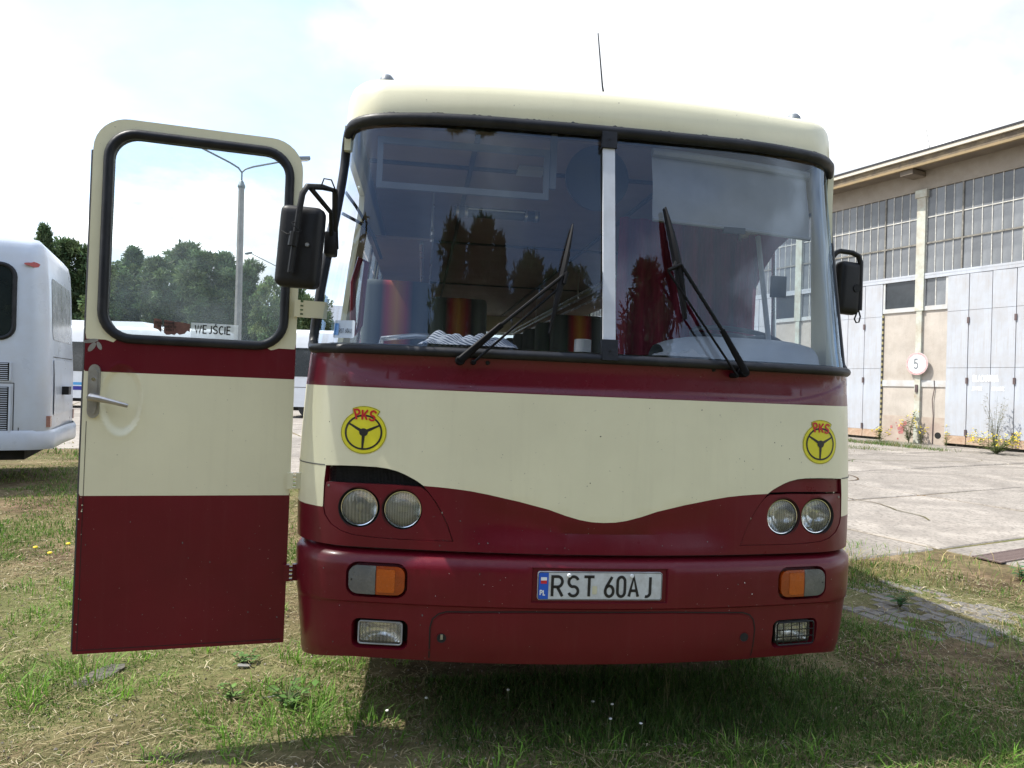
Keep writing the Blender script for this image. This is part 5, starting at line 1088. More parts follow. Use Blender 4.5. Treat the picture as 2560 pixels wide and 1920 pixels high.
# destination board frame, ceiling tube lamp, round plate
b = MB(); y_ = .36; q = [(-.99,2.41),(-.24,2.41),(-.24,2.61),(-.99,2.61)]
for i in range(4):
    a_, c_ = q[i], q[(i+1) % 4]; w_ = .014
    b.box((min(a_[0],c_[0])-w_*.9, y_+.001*i, min(a_[1],c_[1])-w_), (max(a_[0],c_[0])+w_*.9, y_+.02+.001*i, max(a_[1],c_[1])+w_))
b.box((-.225,y_+.005,2.45),(-.195,y_+.025,2.70)); b.build('board_frame', 'frame_alloy', bus)
b = MB(); b.tube([(-.62,1.3,2.54),(-.12,1.3,2.54)], .03, 12); tl_ = b.build('tube_lamp', 'dash_dark', bus)
for x in (-.60,-.55,-.20,-.14): b = MB(); b.tube([(x-.008,1.3,2.54),(x+.008,1.3,2.54)], .036, 12); b.build('lamp_collar', 'rack_metal', tl_)
b = MB(); b.tube([(-.54,1.268,2.552),(-.21,1.268,2.552)], .0035, 6); b.build('lamp_wire', 'plate_white', tl_)
b = MB(); b.tube([(.03,.50,2.555),(.03,.515,2.555)], .155, 40); b.build('round_plate', 'disc_dark', bus)
b = MB(); b.box((-.30,.9,2.690),(-.16,1.02,2.712)); b.build('ceiling_light', 'interior_white', bus)
# handrail by the door, hose loops in the corner window
b = MB(); b.tube([(-.98,.62,1.66),(-.96,.60,1.74),(-.80,.55,1.76),(-.45,.52,1.75),(-.30,.55,1.70),(-.28,.6,1.66)], .013, 8); b.build('hand_rail', 'rack_metal', bus)
b = MB(); b.tube([(-1.10,.60,1.80),(-1.11,.62,2.0),(-1.08,.62,2.12),(-1.05,.62,2.1),(-1.06,.62,1.98),(-1.07,.62,1.80),(-1.09,.61,1.76)], .014, 8, closed=True); b.build('grab_loop', 'maroon', bus)
b = MB(); b.tube([(-1.15,.50,2.40),(-1.10,.52,2.34),(-1.02,.56,2.22),(-.98,.6,2.12)], .008, 6); b.tube([(-1.16,.50,2.30),(-1.08,.54,2.27),(-1.01,.58,2.21)], .008, 6); b.build('wiring_hose', 'black_plastic', bus)
b = MB(); b.tube([(1.02,.62,1.66),(1.0,.80,2.40)], .014, 8); b.tube([(.90,.80,1.74),(1.18,.70,1.78)], .020, 8); b.build('driver_window_rail', 'dash_grey', bus)
b = MB(); b.box((1.02,.66,2.06),(1.10,.68,2.17)); b.build('sun_card', 'dash_dark', bus)
# registration sticker in the lower corner of the screen (writing faces outwards)
SG = lambda x, z, h: SMOOTHB(sx(-1.10)+x, 1.715+z, -.010+h)
b = MB(); b.add([SG(x, z, 0) for x, z in rrect(-.055, .055, .0, .075, .008, 3)], [tuple(range(16))]); rg = b.build('registration_sticker', 'sticker_white', bus)
b = MB(); b.add([SG(x, z, .001) for x, z in ((-.05,.012),(-.025,.012),(-.025,.062),(-.05,.062))], [(0,1,2,3)]); b.build('sticker_emblem', 'sticker_blue', rg)
b = MB(); write(b, 'RST 60AJ', -.020, .022, .017, .0026, SG, .001, gap=.16, wx=.62); b.build('sticker_characters', 'sticker_black', rg)
# loose things lying on the dashboard
def crumple(name, cx, cy, L, D, h, seed, matn):
    rs = np.random.default_rng(seed); n, m_ = 40, 18; b = MB(); P = []; ph = rs.uniform(0, 6, 8)
    for i in range(n):
        for j in range(m_):
            u_, v_ = i/(n-1), j/(m_-1); e = math.sin(math.pi*u_)**.5*math.sin(math.pi*v_)**.6
            z = h*e*(.55+.45*math.sin(9*u_+ph[0])*math.cos(5*v_+ph[1])+.25*math.sin(21*u_+8*v_+ph[2])+.2*math.sin(17*v_-13*u_+ph[3]))
            P.append((cx+(u_-.5)*L*(1+.06*math.sin(7*v_+ph[4])), cy+(v_-.5)*D*(1+.15*math.sin(9*u_+ph[5])), 1.706+max(0, z)))
    b.add(P, [(i*m_+j, (i+1)*m_+j, (i+1)*m_+j+1, i*m_+j+1) for i in range(n-1) for j in range(m_-1)]); o = b.build(name, matn, None, 80); o.matrix_world = BUS_M; return o
tag(crumple('striped_cloth', -.57, .26, .42, .20, .065, 4, 'striped_cloth'), 'crumpled blue and white striped cloth on the dashboard behind the windscreen', 'cloth')
b = MB(); b.lathe([(.0,.055),(.028,.055),(.036,.053),(.037,.0),(.0,.0)], (-.085,.16,1.700), (0,0,1), 20); o = b.build('tape_roll', 'interior_white'); o.matrix_world = BUS_M; tag(o, 'small white roll on the dashboard beside the windscreen strip', 'roll')
tag(crumple('paper_scraps', .40, .27, .26, .10, .03, 9, 'interior_white'), 'crumpled pale paper on the dashboard in front of the steering wheel', 'paper')

# stone chips, bare spots and insect marks on the paint
def marks(name, mapf, n, area, rmin, rmax, matn, par, seed, skip=None):
    r = random.Random(seed); b = MB()
    for _ in range(n):
        x = r.uniform(area[0], area[1]); z = area[2]+(area[3]-area[2])*r.random()**(area[4] if len(area) > 4 else 1); R = rmin+(rmax-rmin)*r.random()**3
        if skip and skip(x, z): continue
        k = r.randrange(5, 8); q = [(x+R*r.uniform(.5,1.2)*math.cos(2*math.pi*i/k)*r.choice((.6,1)), z+R*r.uniform(.5,1.2)*math.sin(2*math.pi*i/k)) for i in range(k)]
        b.add([mapf(u, w, .0011) for u, w in q], [tuple(range(k))])
    tag(b.build(name, matn, par, smooth=False), kind='stuff')
holes_ = lambda x, z: (.76 < abs(x) < 1.05 and (.44 < z < .60 or .65 < z < .83)) or (abs(x) < .31 and .66 < z < .82)
marks('paint_chips', BUMP, 90, (-1.25,1.25,.42,.80,1.6), .0012, .0055, 'gap_grey', bumper, 1, holes_)
marks('paint_chips', BUMP, 70, (-1.25,1.25,.42,.80), .0010, .0035, 'sticker_white', bumper, 2, holes_)
marks('insect_marks', BODY, 36, (-1.15,1.15,1.13,1.50), .0012, .0045, 'dash_dark', shell, 3, lambda x, z: z < 1.2 and abs(x) > .7 or (.88 < abs(x) < 1.1))
marks('paint_chips', BODY, 60, (-.70,.70,.88,1.0), .0010, .004, 'gap_grey', shell, 4)
marks('paint_chips', DM, 60, (-.80,-.01,.40,1.0,1.8), .0010, .005, 'gap_grey', door, 5)
marks('paint_chips', DM, 14, (-.803,-.790,.42,1.5), .0020, .006, 'cream', door, 6)
marks('insect_marks', DM, 14, (-.79,-.02,1.05,1.5), .0010, .003, 'dash_dark', door, 7, lambda x, z: x < -.55)
# welded fold line round the door skin and the rubber seal on its closing edge
b = MB(); q = [(-.792,.41),(-.014,.41)]; add_ribbon(b, q, .0025, DM, .0012); add_ribbon(b, [(-.790,.41),(-.790,1.33)], .002, DM, .0012); b.build('fold_line', 'gap_black', door)
b = MB(); b.tube([DM(-.808,.40,-.018), DM(-.808,2.42,-.018)], .009, 6); b.build('edge_seal', 'rubber', door)
# ------------------------------------------------------------------ trees
def crown(kind, seed, H=12.):
    r = np.random.default_rng(seed); C = []
    if kind == 'pine':
        z = .16*H
        while z < H*.985:
            f = (z/H-.16)/.84; Lm = (2.5*(1-f)**.55*(.75+.5*math.sin(f*9+seed))+.35)
            for _ in range(r.integers(4, 7)):
                a = r.uniform(0, 6.283); L = Lm*r.uniform(.45, 1.12); k = max(1, int(L/.75))
                for q in range(k+1):
                    t = (q+.6)/(k+.6); C.append((L*t*math.cos(a), L*t*math.sin(a), z+L*t*r.uniform(.05,.38), r.uniform(.42,.80)*(1.05-.3*t)))
            z += r.uniform(.42,.72)*(1-.35*f)
        nq, ln, wd, base = 52, .34, .060, np.array((.082,.122,.056))
    elif kind == 'spruce':
        z = .05*H
        while z < H:
            f = z/H; Lm = 2.1*(1-f)**.85+.08
            for _ in range(r.integers(6, 9)):
                a = r.uniform(0, 6.283); L = Lm*r.uniform(.65, 1.08); k = max(1, int(L/.55))
                for q in range(k+1):
                    t = (q+.6)/(k+.6); C.append((L*t*math.cos(a), L*t*math.sin(a), z-L*t*.22, r.uniform(.20,.36)*(1.1-.4*t)))
            z += .36*(1.05-.5*f)
        nq, ln, wd, base = 30, .26, .06, np.array((.045,.075,.034))
    else:
        for _ in range(150):
            v = r.normal(size=3); v /= np.linalg.norm(v); q = r.uniform(.35, 1)**.5
            C.append((2.0*v[0]*q*(1+.25*math.sin(seed+3*v[2])), 2.0*v[1]*q, .56*H+.42*H*v[2]*q, r.uniform(.35,.75)))
        nq, ln, wd, base = 64, .17, .11, np.array((.125,.175,.075))
    C = np.array(C); n = len(C)*nq; ci = np.repeat(np.arange(len(C)), nq)
    d = r.normal(size=(n,3)); d /= np.linalg.norm(d, axis=1)[:,None]; rad = r.uniform(.25,1,n)**.6
    P = C[ci,:3] + d*(C[ci,3]*rad)[:,None]*np.array((1,1,.72))
    ax = d + r.normal(size=(n,3))*.55 + np.array((0,0,.25)); ax /= np.linalg.norm(ax, axis=1)[:,None]
    s = np.cross(ax, r.normal(size=(n,3))); s /= np.linalg.norm(s, axis=1)[:,None]
    L = (ln*r.uniform(.6,1.3,n))[:,None]; Wd = (wd*r.uniform(.7,1.3,n))[:,None]
    V = np.stack([P-s*Wd, P-ax*0+s*Wd, P+ax*L+s*Wd*.45, P+ax*L-s*Wd*.45], 1)
    cl = r.uniform(.55,1.75,len(C))[ci]*r.uniform(.75,1.3,n); hue = r.uniform(-.14,.2,len(C))[ci]
    col = base[None]*cl[:,None]; col[:,0] *= 1+hue*1.4; col[:,1] *= 1+hue*.4
    return V.astype(np.float32), np.clip(col, 0, 1), C
VAR = {}
for nm, kd, sd in (('pineA','pine',1),('pineB','pine',2),('pineC','pine',5),('spruce','spruce',3),('leafy','leafy',4)):
    V, c, C = crown(kd, sd); so_ = soup('crown', V, c, 'leaf'); me = so_.data; bpy.data.objects.remove(so_)
    b = MB(); rs = random.Random(sd); h = 11.2
    pts = [(.15*math.sin(k*.9+sd), .15*math.cos(k*.7+sd)-.15*math.cos(sd), h*k/8) for k in range(9)]; b.tube(pts, [.20*(1-k/9.5) for k in range(9)], 8)
    for _ in range(22):
        q = C[rs.randrange(len(C))]; z0 = max(1., q[2]-rs.uniform(.2,.8)); k = z0/h*8; i = min(7, int(k)); p0 = Vector(pts[i]).lerp(Vector(pts[i+1]), k-i); b.tube([p0, p0.lerp(Vector(q[:3]), .5)+Vector((0,0,.08)), Vector(q[:3])], [.05,.035,.012], 5)
    t = b.build('trunk', 'bark'); tm = t.data; bpy.data.objects.remove(t); VAR[nm] = (me, tm, V, c)
def tree(X, Z, H, var, label, group, wide=1., rz=None, world=None, name=None):
    p = cw(X, Z) if world is None else Vector(world); me, tm, _, _ = VAR[var]
    o = empty(name or {'pine':'pine_tree','spru':'spruce_tree','leaf':'broadleaf_tree'}[var[:4]], p, random.uniform(0, 6.28) if rz is None else rz, label, 'tree', group)
    k = H/12.; o.scale = (k*wide, k*wide, k); link('crown', me, o); link('trunk', tm, o); return o
F = 'trees at the edge of the wood'
def tpx(px, y, Z, var, label, wide=1.):
    hor = 829.5+.026*(px-1106); tree((px-1106)/1536*Z, Z, 1.55+(hor-y)/1536*Z, var, label, F, wide)
tpx(88, 484, 58, 'pineB', 'tallest pine rising above the rear of the white coach', .5)
tpx(136, 520, 60, 'pineA', 'dark pine just right of the white coach roof', .95); tpx(182, 532, 60, 'pineC', 'pine half hidden behind the left edge of the open door', .95)
tpx(232, 556, 58, 'leafy', 'pale green broadleaf tree in the left edge of the door window', 1.0)
tpx(283, 534, 60, 'pineB', 'ragged thin-topped pine left in the door window', .8); tpx(335, 560, 58, 'pineA', 'lower bushy pine in the door window above the brown notice', 1.05)
tpx(388, 524, 62, 'pineC', 'highest pine in the middle of the door window', .95); tpx(432, 548, 57, 'pineA', 'broad pine next to the lamp post in the door window', 1.1)
tpx(478, 545, 58, 'pineB', 'pine directly left of the concrete lamp post', 1.0); tpx(536, 562, 60, 'pineC', 'dark narrow pine just right of the lamp post', .8)
tpx(574, 586, 56, 'leafy', 'light green birch-like tree beside the black mirror', .75)
tpx(618, 600, 60, 'pineA', 'pine showing below the black mirror behind the door frame', .9); tpx(690, 628, 70, 'leafy', 'small sparse tree in the gap above the yellow hinge', .8)
# the wood behind them, read as one mass
Vs = []; Cs = []; r = np.random.default_rng(21)
for i in range(34):
    X = -56+1.45*i+r.uniform(-.6,.6); Z = r.uniform(66, 82); H = r.uniform(8.5, 11.2) if i < 26 else r.uniform(6, 8.5); _, _, V, c = VAR[('pineA','pineB','pineC','leafy')[r.integers(0,4)]]
    sel = r.random(len(V)) < .55; V = V[sel]*np.array((1.25,1.25,1.0))*(H/12); a = r.uniform(0, 6.28); R = np.array(((math.cos(a),-math.sin(a),0),(math.sin(a),math.cos(a),0),(0,0,1))); p = cw(X, Z)
    Vs.append(V@R.T+np.array((p.x,p.y,0))); Cs.append(c[sel])
# undergrowth band at the feet of the trees
n = 26000; X = r.uniform(-62, -8, n); Z = r.uniform(50, 60, n)+np.where(X > -18, 12, 0); hgt = 3.2*np.abs(np.sin(X*.55)+.5*np.sin(X*1.7+Z*.3))*.6+.8; z = r.random(n)*hgt
cc, ss = math.cos(YAW), math.sin(YAW); P = np.stack([CAM_POS.x+cc*X+ss*Z, CAM_POS.y-ss*X+cc*Z, z], 1); ax = r.normal(size=(n,3))+np.array((0,0,.6)); ax /= np.linalg.norm(ax,axis=1)[:,None]; s = np.cross(ax, r.normal(size=(n,3))); s /= np.linalg.norm(s,axis=1)[:,None]
Vs.append(np.stack([P-s*.11, P+s*.11, P+ax*.34+s*.06, P+ax*.34-s*.06], 1)); Cs.append(np.array((.07,.105,.038))[None]*r.uniform(.5,1.5,n)[:,None])
tag(soup('woodland', np.concatenate(Vs), np.concatenate(Cs), 'leaf'), 'mass of dark green wood behind the yard', 'woodland', kind='stuff')
# conifers across the yard that the windscreen mirrors
FB = 'conifers mirrored in the windscreen'
for i, (x, y, H, var, wd) in enumerate(((-8.2,-25,13.2,'spruce',.8),(-6.0,-23,16.6,'pineA',.62),(-3.8,-24,17.4,'pineB',.8),(-2.2,-23.5,16.0,'spruce',.8),(.2,-24,15.6,'pineC',.8),(2.3,-23,14.2,'pineB',.7),(4.2,-24,14.6,'pineA',.95),(6.2,-25,13.4,'pineC',.9),(10.2,-22,14.6,'pineB',1.05))):
    tree(0, 0, H, var, ('first','second','third','fourth','fifth','sixth','seventh','eighth','ninth')[i]+' dark conifer from the left mirrored in the windscreen', FB, wd, world=(x, y, 0))
Vs = []; Cs = []; r = np.random.default_rng(5)
for i in range(46):
    x = -52+2.3*i+r.uniform(-.8,.8); y = -r.uniform(30, 40); H = r.uniform(8.5, 12); _, _, V, c = VAR[('pineA','pineB','pineC','spruce')[r.integers(0,4)]]
    sel = r.random(len(V)) < .4; V = V[sel]*np.array((1.4,1.4,1.0))*(H/12); Vs.append(V+np.array((x,y,-.6))); Cs.append(c[sel])
tag(soup('far_woodland', np.concatenate(Vs), np.concatenate(Cs), 'leaf'), 'dark wood across the yard, seen only as reflections in the paint', 'woodland', kind='stuff')
# small house behind the gap
p = cw(-25.6, 92); hs = empty('house', p, .3-YAW, 'distant house gable showing between the door and the bus', 'house')
mat('house_wall', (.6,.57,.5), .9, var=.08); mat('house_roof', (.30,.31,.33), .8, var=.15, vs=6)
b = MB(); b.box((-4,-3,0),(4,3,8.2)); b.add([(-4,-3,8.2),(-4,3,8.2),(-4,0,11)], [(0,1,2)]); b.add([(4,-3,8.2),(4,3,8.2),(4,0,11)], [(0,1,2)]); b.build('wall', 'house_wall', hs, smooth=False)
b = MB(); b.add([(-4.3,-3.4,8.0),(4.3,-3.4,8.0),(4.3,0,11.2),(-4.3,0,11.2),(4.3,3.4,8.0),(-4.3,3.4,8.0)], [(0,1,2,3),(3,2,4,5)]); b.build('roof', 'house_roof', hs, smooth=False)
for x in (-2, 1.5): b = MB(); b.box((x-.5,-3.03,5),(x+.5,-2.98,6.4)); b.build('window', 'bus_glass', hs)

# ------------------------------------------------------------------ grass, straw, weeds
def vnoise(x, y, sc, seed):
    r = np.random.default_rng(seed); T = r.random((64,64)); u = x*sc+500; v = y*sc+500; i = np.floor(u).astype(int); j = np.floor(v).astype(int); a = u-i; b_ = v-j; a = a*a*(3-2*a); b_ = b_*b_*(3-2*b_)
    g = lambda p, q: T[p % 64, q % 64]
    return (g(i,j)*(1-a)+g(i+1,j)*a)*(1-b_)+(g(i,j+1)*(1-a)+g(i+1,j+1)*a)*b_
def dens(x, y): return .5*vnoise(x,y,1.1,1)+.3*vnoise(x,y,2.9,2)+.2*vnoise(x,y,7.5,3)
ex, ey, fx, fy = EA.x, EA.y, EB.x, EB.y
def yard_np(x, y): return (fx-ex)*(y-ey)-(fy-ey)*(x-ex)     # <0 on concrete
YN = math.hypot(fx-ex, fy-ey)
def sample(n, z0, z1, seed, spread=.86, pw=1.5):
    r = np.random.default_rng(seed); u = r.random(n); e = 2-pw
    Z = (z0**e+(z1**e-z0**e)*u)**(1/e); X = r.uniform(-1, 1, n)*(spread*Z+.9)
    return CAM_POS.x+cc*X+ss*Z, CAM_POS.y-ss*X+cc*Z, X, Z, r
def in_bus(x, y): return (np.abs(x) < 1.0) & (y > .9)
def blades(n, z0, z1, seed, hmin, hmax, w, thr, colset, lean=.5, pw=1.5, mask=None):
    x, y, X, Z, r = sample(n, z0, z1, seed, pw=pw); d = dens(x, y); yd = yard_np(x, y)/YN
    edge = yd+(.5*vnoise(x,y,1.7,9)-.25)
    shade = ((x > -.6) & (y < 1.6)).astype(float)           # denser turf in the bus's shadow, blades darkened to deepen that shade
    k = (edge > 0) & (d+.10*shade > thr+r.normal(0,.05,n)) & ~in_bus(x, y)
    if mask is not None: k &= mask(x, y, r)
    x, y, Z, d, sh = x[k], y[k], Z[k], d[k], shade[k]; n = len(x)
    h = r.uniform(hmin, hmax, n)*(.55+1.1*np.clip((d-thr)*3, 0, 1))*(1+.25*sh); a = r.uniform(0, 6.283, n); t = r.uniform(.1, 1, n)*lean; b_ = r.uniform(0, 6.283, n)
    dx, dy = np.cos(a), np.sin(a); lx, ly = np.cos(b_)*t*h, np.sin(b_)*t*h; ww = w*r.uniform(.6,1.3,n)*(1+.05*Z)
    P = np.stack([x, y, np.zeros(n)-.004], 1); D = np.stack([dx*ww, dy*ww, 0*x], 1); M = P+np.stack([lx*.35, ly*.35, h*.6], 1); T = P+np.stack([lx, ly, h*np.sqrt(np.clip(1-.35*t, .2, 1))], 1)
    q1 = np.stack([P-D, P+D, M+D*.7, M-D*.7], 1); q2 = np.stack([M-D*.7, M+D*.7, T+D*.08, T-D*.08], 1)
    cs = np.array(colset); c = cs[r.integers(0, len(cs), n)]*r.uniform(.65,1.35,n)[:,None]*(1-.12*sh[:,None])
    return np.concatenate([q1, q2]), np.concatenate([c, c])
GR = [(.07,.16,.022),(.09,.19,.028),(.125,.21,.045),(.062,.14,.025),(.17,.20,.07)]; DRY = [(.28,.24,.12),(.34,.29,.15),(.23,.19,.10),(.20,.19,.08)]
GR2 = [(.085,.19,.025),(.115,.24,.035),(.165,.27,.06),(.075,.16,.03),(.20,.23,.085)]
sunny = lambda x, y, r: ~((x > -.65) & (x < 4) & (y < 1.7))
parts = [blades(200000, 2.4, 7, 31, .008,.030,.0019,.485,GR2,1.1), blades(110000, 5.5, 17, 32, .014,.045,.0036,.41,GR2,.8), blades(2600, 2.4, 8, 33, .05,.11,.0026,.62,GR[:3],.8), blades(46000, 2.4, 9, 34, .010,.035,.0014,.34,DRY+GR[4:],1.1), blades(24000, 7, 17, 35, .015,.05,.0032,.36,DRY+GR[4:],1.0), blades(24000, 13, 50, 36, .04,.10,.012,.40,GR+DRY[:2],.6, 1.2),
    blades(110000, 2.4, 5.5, 37, .010,.036,.0020,.42,GR[:4],1.7,mask=lambda x,y,r: ~sunny(x,y,r)), blades(11000, 2.4, 5.5, 41, .015,.05,.0016,.38,DRY,1.6,mask=lambda x,y,r: ~sunny(x,y,r)), blades(5000, 2.4, 5.5, 43, .025,.07,.0022,.54,GR[:3],1.6,mask=lambda x,y,r: ~sunny(x,y,r)), blades(34000, 2.4, 4.6, 42, .02,.075,.0020,.36,[(.05,.095,.02),(.07,.12,.028),(.05,.08,.025)],.9,mask=lambda x,y,r: (x > -.72) & (x < 1.5) & (y < 1.5) & (y > .12)),  # darker blade greens paint in the shade under the bus front
    blades(1100, 2.4, 4.6, 38, .05,.13,.0016,.45,[(.07,.10,.03),(.2,.18,.09)],.5,mask=lambda x,y,r: (x > -.65) & (x < 1.6) & (y < 1.4)),
    blades(14000, 4.2, 9, 39, .03,.10,.0024,.30,DRY,1.0,mask=lambda x,y,r: np.abs(yard_np(x,y)/YN) < .55), blades(7000, 4.2, 12, 40, .03,.10,.0028,.48,GR,.8,mask=lambda x,y,r: np.abs(yard_np(x,y)/YN) < .45)]
# tufts at given spots (camera-relative X, Z, radius, height, count)
r = np.random.default_rng(77); V = []; C = []
TU = [(float(r.uniform(-3.2,-.55)), float(r.uniform(2.75,5.2)), .05, float(r.uniform(.08,.15)), 34, GR2[:3]) for _ in range(60)]+[(float(r.uniform(-.3,3)), float(r.uniform(2.75,3.1)), .06, float(r.uniform(.06,.13)), 26, GR2[:3]) for _ in range(24)]
for (X, Z, R, h, n, cs) in TU+list(((-2.12,3.62,.10,.24,90,GR[:3]),(-2.25,3.35,.06,.22,60,GR[:3]),(-2.42,3.18,.07,.15,60,GR[:3]),(-.92,3.12,.12,.16,120,GR[:3]),(-1.25,3.2,.10,.12,80,GR[:3]),(-1.02,3.45,.12,.11,110,GR[:2]),(-.78,3.25,.10,.2,80,GR[:3]),(-.62,3.05,.14,.2,120,GR[:2]),(.35,2.98,.15,.12,80,GR[:3]),(1.3,3.0,.2,.11,90,GR[:2]),(1.95,3.15,.2,.11,100,GR[:3]),(2.6,3.7,.25,.12,120,GR[:2]),(1.5,3.6,.2,.1,110,GR[:2]),(3.2,6.55,.55,.16,420,GR+DRY[:1]),(2.9,6.35,.4,.2,260,DRY),(4.0,6.1,.5,.18,300,GR+DRY),(3.6,4.3,.4,.2,260,GR+DRY),(2.2,4.6,.35,.14,240,GR),(2.75,4.2,.4,.16,260,GR),(-3.3,5.0,.2,.12,160,GR[:3]),(-2.9,4.3,.15,.12,120,GR[:3]))):
    p = cw(X, Z); rr = R*np.sqrt(r.random(n)); a = r.uniform(0, 6.28, n); x = p.x+rr*np.cos(a); y = p.y+rr*np.sin(a); n_ = n; hh = h*.62*r.uniform(.25,1.15,n); ln = r.uniform(.4,1.5,n)*hh; b_ = a+r.normal(0,.8,n); w = .0026*r.uniform(.6,1.5,n); P0_ = rr*1.5; x = p.x+P0_*np.cos(a); y = p.y+P0_*np.sin(a)
    P = np.stack([x,y,0*x],1); D = np.stack([-np.sin(b_)*w, np.cos(b_)*w, 0*x],1); M = P+np.stack([np.cos(b_)*ln*.3, np.sin(b_)*ln*.3, hh*.6],1); T = P+np.stack([np.cos(b_)*ln, np.sin(b_)*ln, hh*.92],1)
    V += [np.stack([P-D,P+D,M+D*.8,M-D*.8],1), np.stack([M-D*.8,M+D*.8,T+D*.1,T-D*.1],1)]; c = np.array(cs)[r.integers(0,len(cs),n)]*r.uniform(.8,1.7,n)[:,None]*np.array((1.15,1.1,1)); C += [c, c]
parts.append((np.concatenate(V), np.concatenate(C)))
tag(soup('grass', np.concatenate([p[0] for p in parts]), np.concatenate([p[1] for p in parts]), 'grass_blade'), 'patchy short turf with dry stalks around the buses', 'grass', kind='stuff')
# dead stalks lying flat
def straw(n, z0, z1, seed, L, w, pw):
    x, y, X, Z, r = sample(n, z0, z1, seed, pw=pw); k = ((yard_np(x, y)/YN+.35*vnoise(x,y,1.7,9)) > .05) & ~((x > -.68) & (x < 1.5) & (y > .15) & (r.random(n) < .75)) & (r.random(n) < .35+.65*(vnoise(x,y,1.6,5))); x, y, Z = x[k], y[k], Z[k]; n = len(x)
    a = r.uniform(0, 6.28, n); l = L*r.uniform(.3,1.2,n); ww = w*r.uniform(.6,1.4,n)*(1+.04*Z); z = r.uniform(.003,.02,n); dz = r.normal(0,.006,n)
    P = np.stack([x,y,z],1); A = np.stack([np.cos(a)*l, np.sin(a)*l, dz],1); D = np.stack([-np.sin(a)*ww, np.cos(a)*ww, 0*x],1); B2 = A*.5+np.stack([-np.sin(a)*l*.08, np.cos(a)*l*.08, .004+0*x],1)
    c = np.array([(.34,.29,.17),(.27,.22,.12),(.42,.37,.25),(.20,.145,.085),(.26,.24,.12)])[r.integers(0,5,n)]*r.uniform(.7,1.3,n)[:,None]
    return np.concatenate([np.stack([P-D,P+D,P+B2+D,P+B2-D],1), np.stack([P+B2-D,P+B2+D,P+A+D*.4,P+A-D*.4],1)]), np.concatenate([c, c])
sp = [straw(56000, 2.4, 6, 51, .045, .0014, 1.5), straw(24000, 5, 16, 52, .08, .003, 1.5), straw(3000, 2.4, 7, 53, .16, .0019, 1.5)]
tag(soup('straw', np.concatenate([p[0] for p in sp]), np.concatenate([p[1] for p in sp]), 'straw'), 'dry dead stalks scattered over the turf', 'straw', kind='stuff')
# soil crumbs and small stones
x, y, X, Z, r = sample(9000, 2.4, 9, 61); k = (yard_np(x,y) > 0); x, y = x[k], y[k]; n = len(x); s = r.uniform(.002,.009,n)[:,None]; o = np.stack([x, y, 0*x+.002], 1)
dirs = r.normal(size=(n,4,3)); dirs /= np.linalg.norm(dirs,axis=2)[:,:,None]; tp = np.array([(1,1,.2),(-1,.8,.1),(-.7,-1,.3),(1,-.9,.1)]); Vq = o[:,None]+(tp[None]*.6+dirs*.4)*s[:,None]; ap_ = o+np.array((0,0,1.))*s*1.1
tri = np.concatenate([np.stack([Vq[:,i],Vq[:,(i+1)%4],ap_],1) for i in range(4)]); col = np.tile(np.array([(.30,.27,.23),(.20,.15,.11),(.42,.38,.33)])[r.integers(0,3,n)]*r.uniform(.6,1.2,n)[:,None], (4,1))
tag(soup('gravel', tri, col, 'straw', None, 3), 'small stones and soil crumbs between the turf', 'gravel', kind='stuff')
# broad-leaved weeds
def weed(name, p, n, R, H, leafL, leafW, label, cat, group, flowers=0, seed=0, stem=True, gcol=(.085,.15,.04)):
    r = np.random.default_rng(seed); o = empty(name, p, 0, label, cat, group); b = MB(); V = []; C = []; F_ = []
    for i in range(n):
        a = r.uniform(0, 6.28); h = H*r.uniform(.5,1.1); e = np.array((R*math.cos(a)*r.uniform(.3,1), R*math.sin(a)*r.uniform(.3,1), h)); 
        if stem: b.tube([(0,0,0), tuple(e*np.array((.35,.35,.6))), tuple(e)], [.003+.003*H,.002+.002*H,.0015], 4, cap=False)
        for q in range(max(2, int(h/.05)) if H > .3 else 3):
            t = r.uniform(.15,1); pt = e*np.array((t,t,t)); aa = r.uniform(0, 6.28); l = leafL*r.uniform(.5,1.2); d = np.array((math.cos(aa), math.sin(aa), r.uniform(.0,.7))); d /= np.linalg.norm(d); s_ = np.cross(d,(0,0,1.)); s_ /= np.linalg.norm(s_); w = leafW*r.uniform(.7,1.2)
            V += [[pt, pt+d*l*.45+s_*w, pt+d*l+np.array((0,0,-.15*l)), pt+d*l*.45-s_*w]]; C.append(np.array(gcol)*r.uniform(.7,1.4))
        if flowers and r.random() < flowers: F_.append(e)
    if stem: b.build('stem', 'weed_stem', o)
    tag(soup('leaves', np.array(V), np.array(C), 'leaf', o), kind='stuff')
    if F_:
        b = MB()
        for e in F_:
            for _ in range(3): c = e+r.normal(0,.02+.02*H,3); b.lathe([(.0,.010),(.016,.008),(.020,.0),(.008,-.010)], c, (r.normal()*.3, r.normal()*.3, 1), 7)
        tag(b.build('flowers', 'flower_yellow', o), kind='stuff')
    return o
mat('weed_stem', (.10,.12,.05), .8, var=.2); mat('flower_yellow', (.80,.62,.02), .6, var=.1); mat('flower_white', (.75,.75,.72), .6, var=.05)
weed('leafy_weed', cw(-1.02,3.34), 16, .13, .12, .055, .016, 'bright green leafy weed on bare soil left of the bus', 'weed', 'weeds', seed=1, gcol=(.11,.22,.05))
weed('leafy_weed', cw(-1.42,3.85), 10, .09, .06, .05, .012, 'small green weed under the middle of the open door', 'weed', 'weeds', seed=2, gcol=(.10,.19,.05))
weed('leafy_weed', cw(-1.30,3.42), 10, .08, .07, .04, .014, 'pair of low weed sprigs near the chip of wood', 'weed', 'weeds', seed=3, gcol=(.12,.22,.05))
weed('leafy_weed', cw(2.85,5.15), 9, .07, .12, .07, .02, 'dark green weed sprig on the old pavers beside the bus', 'weed', 'weeds', seed=4, gcol=(.05,.13,.04))
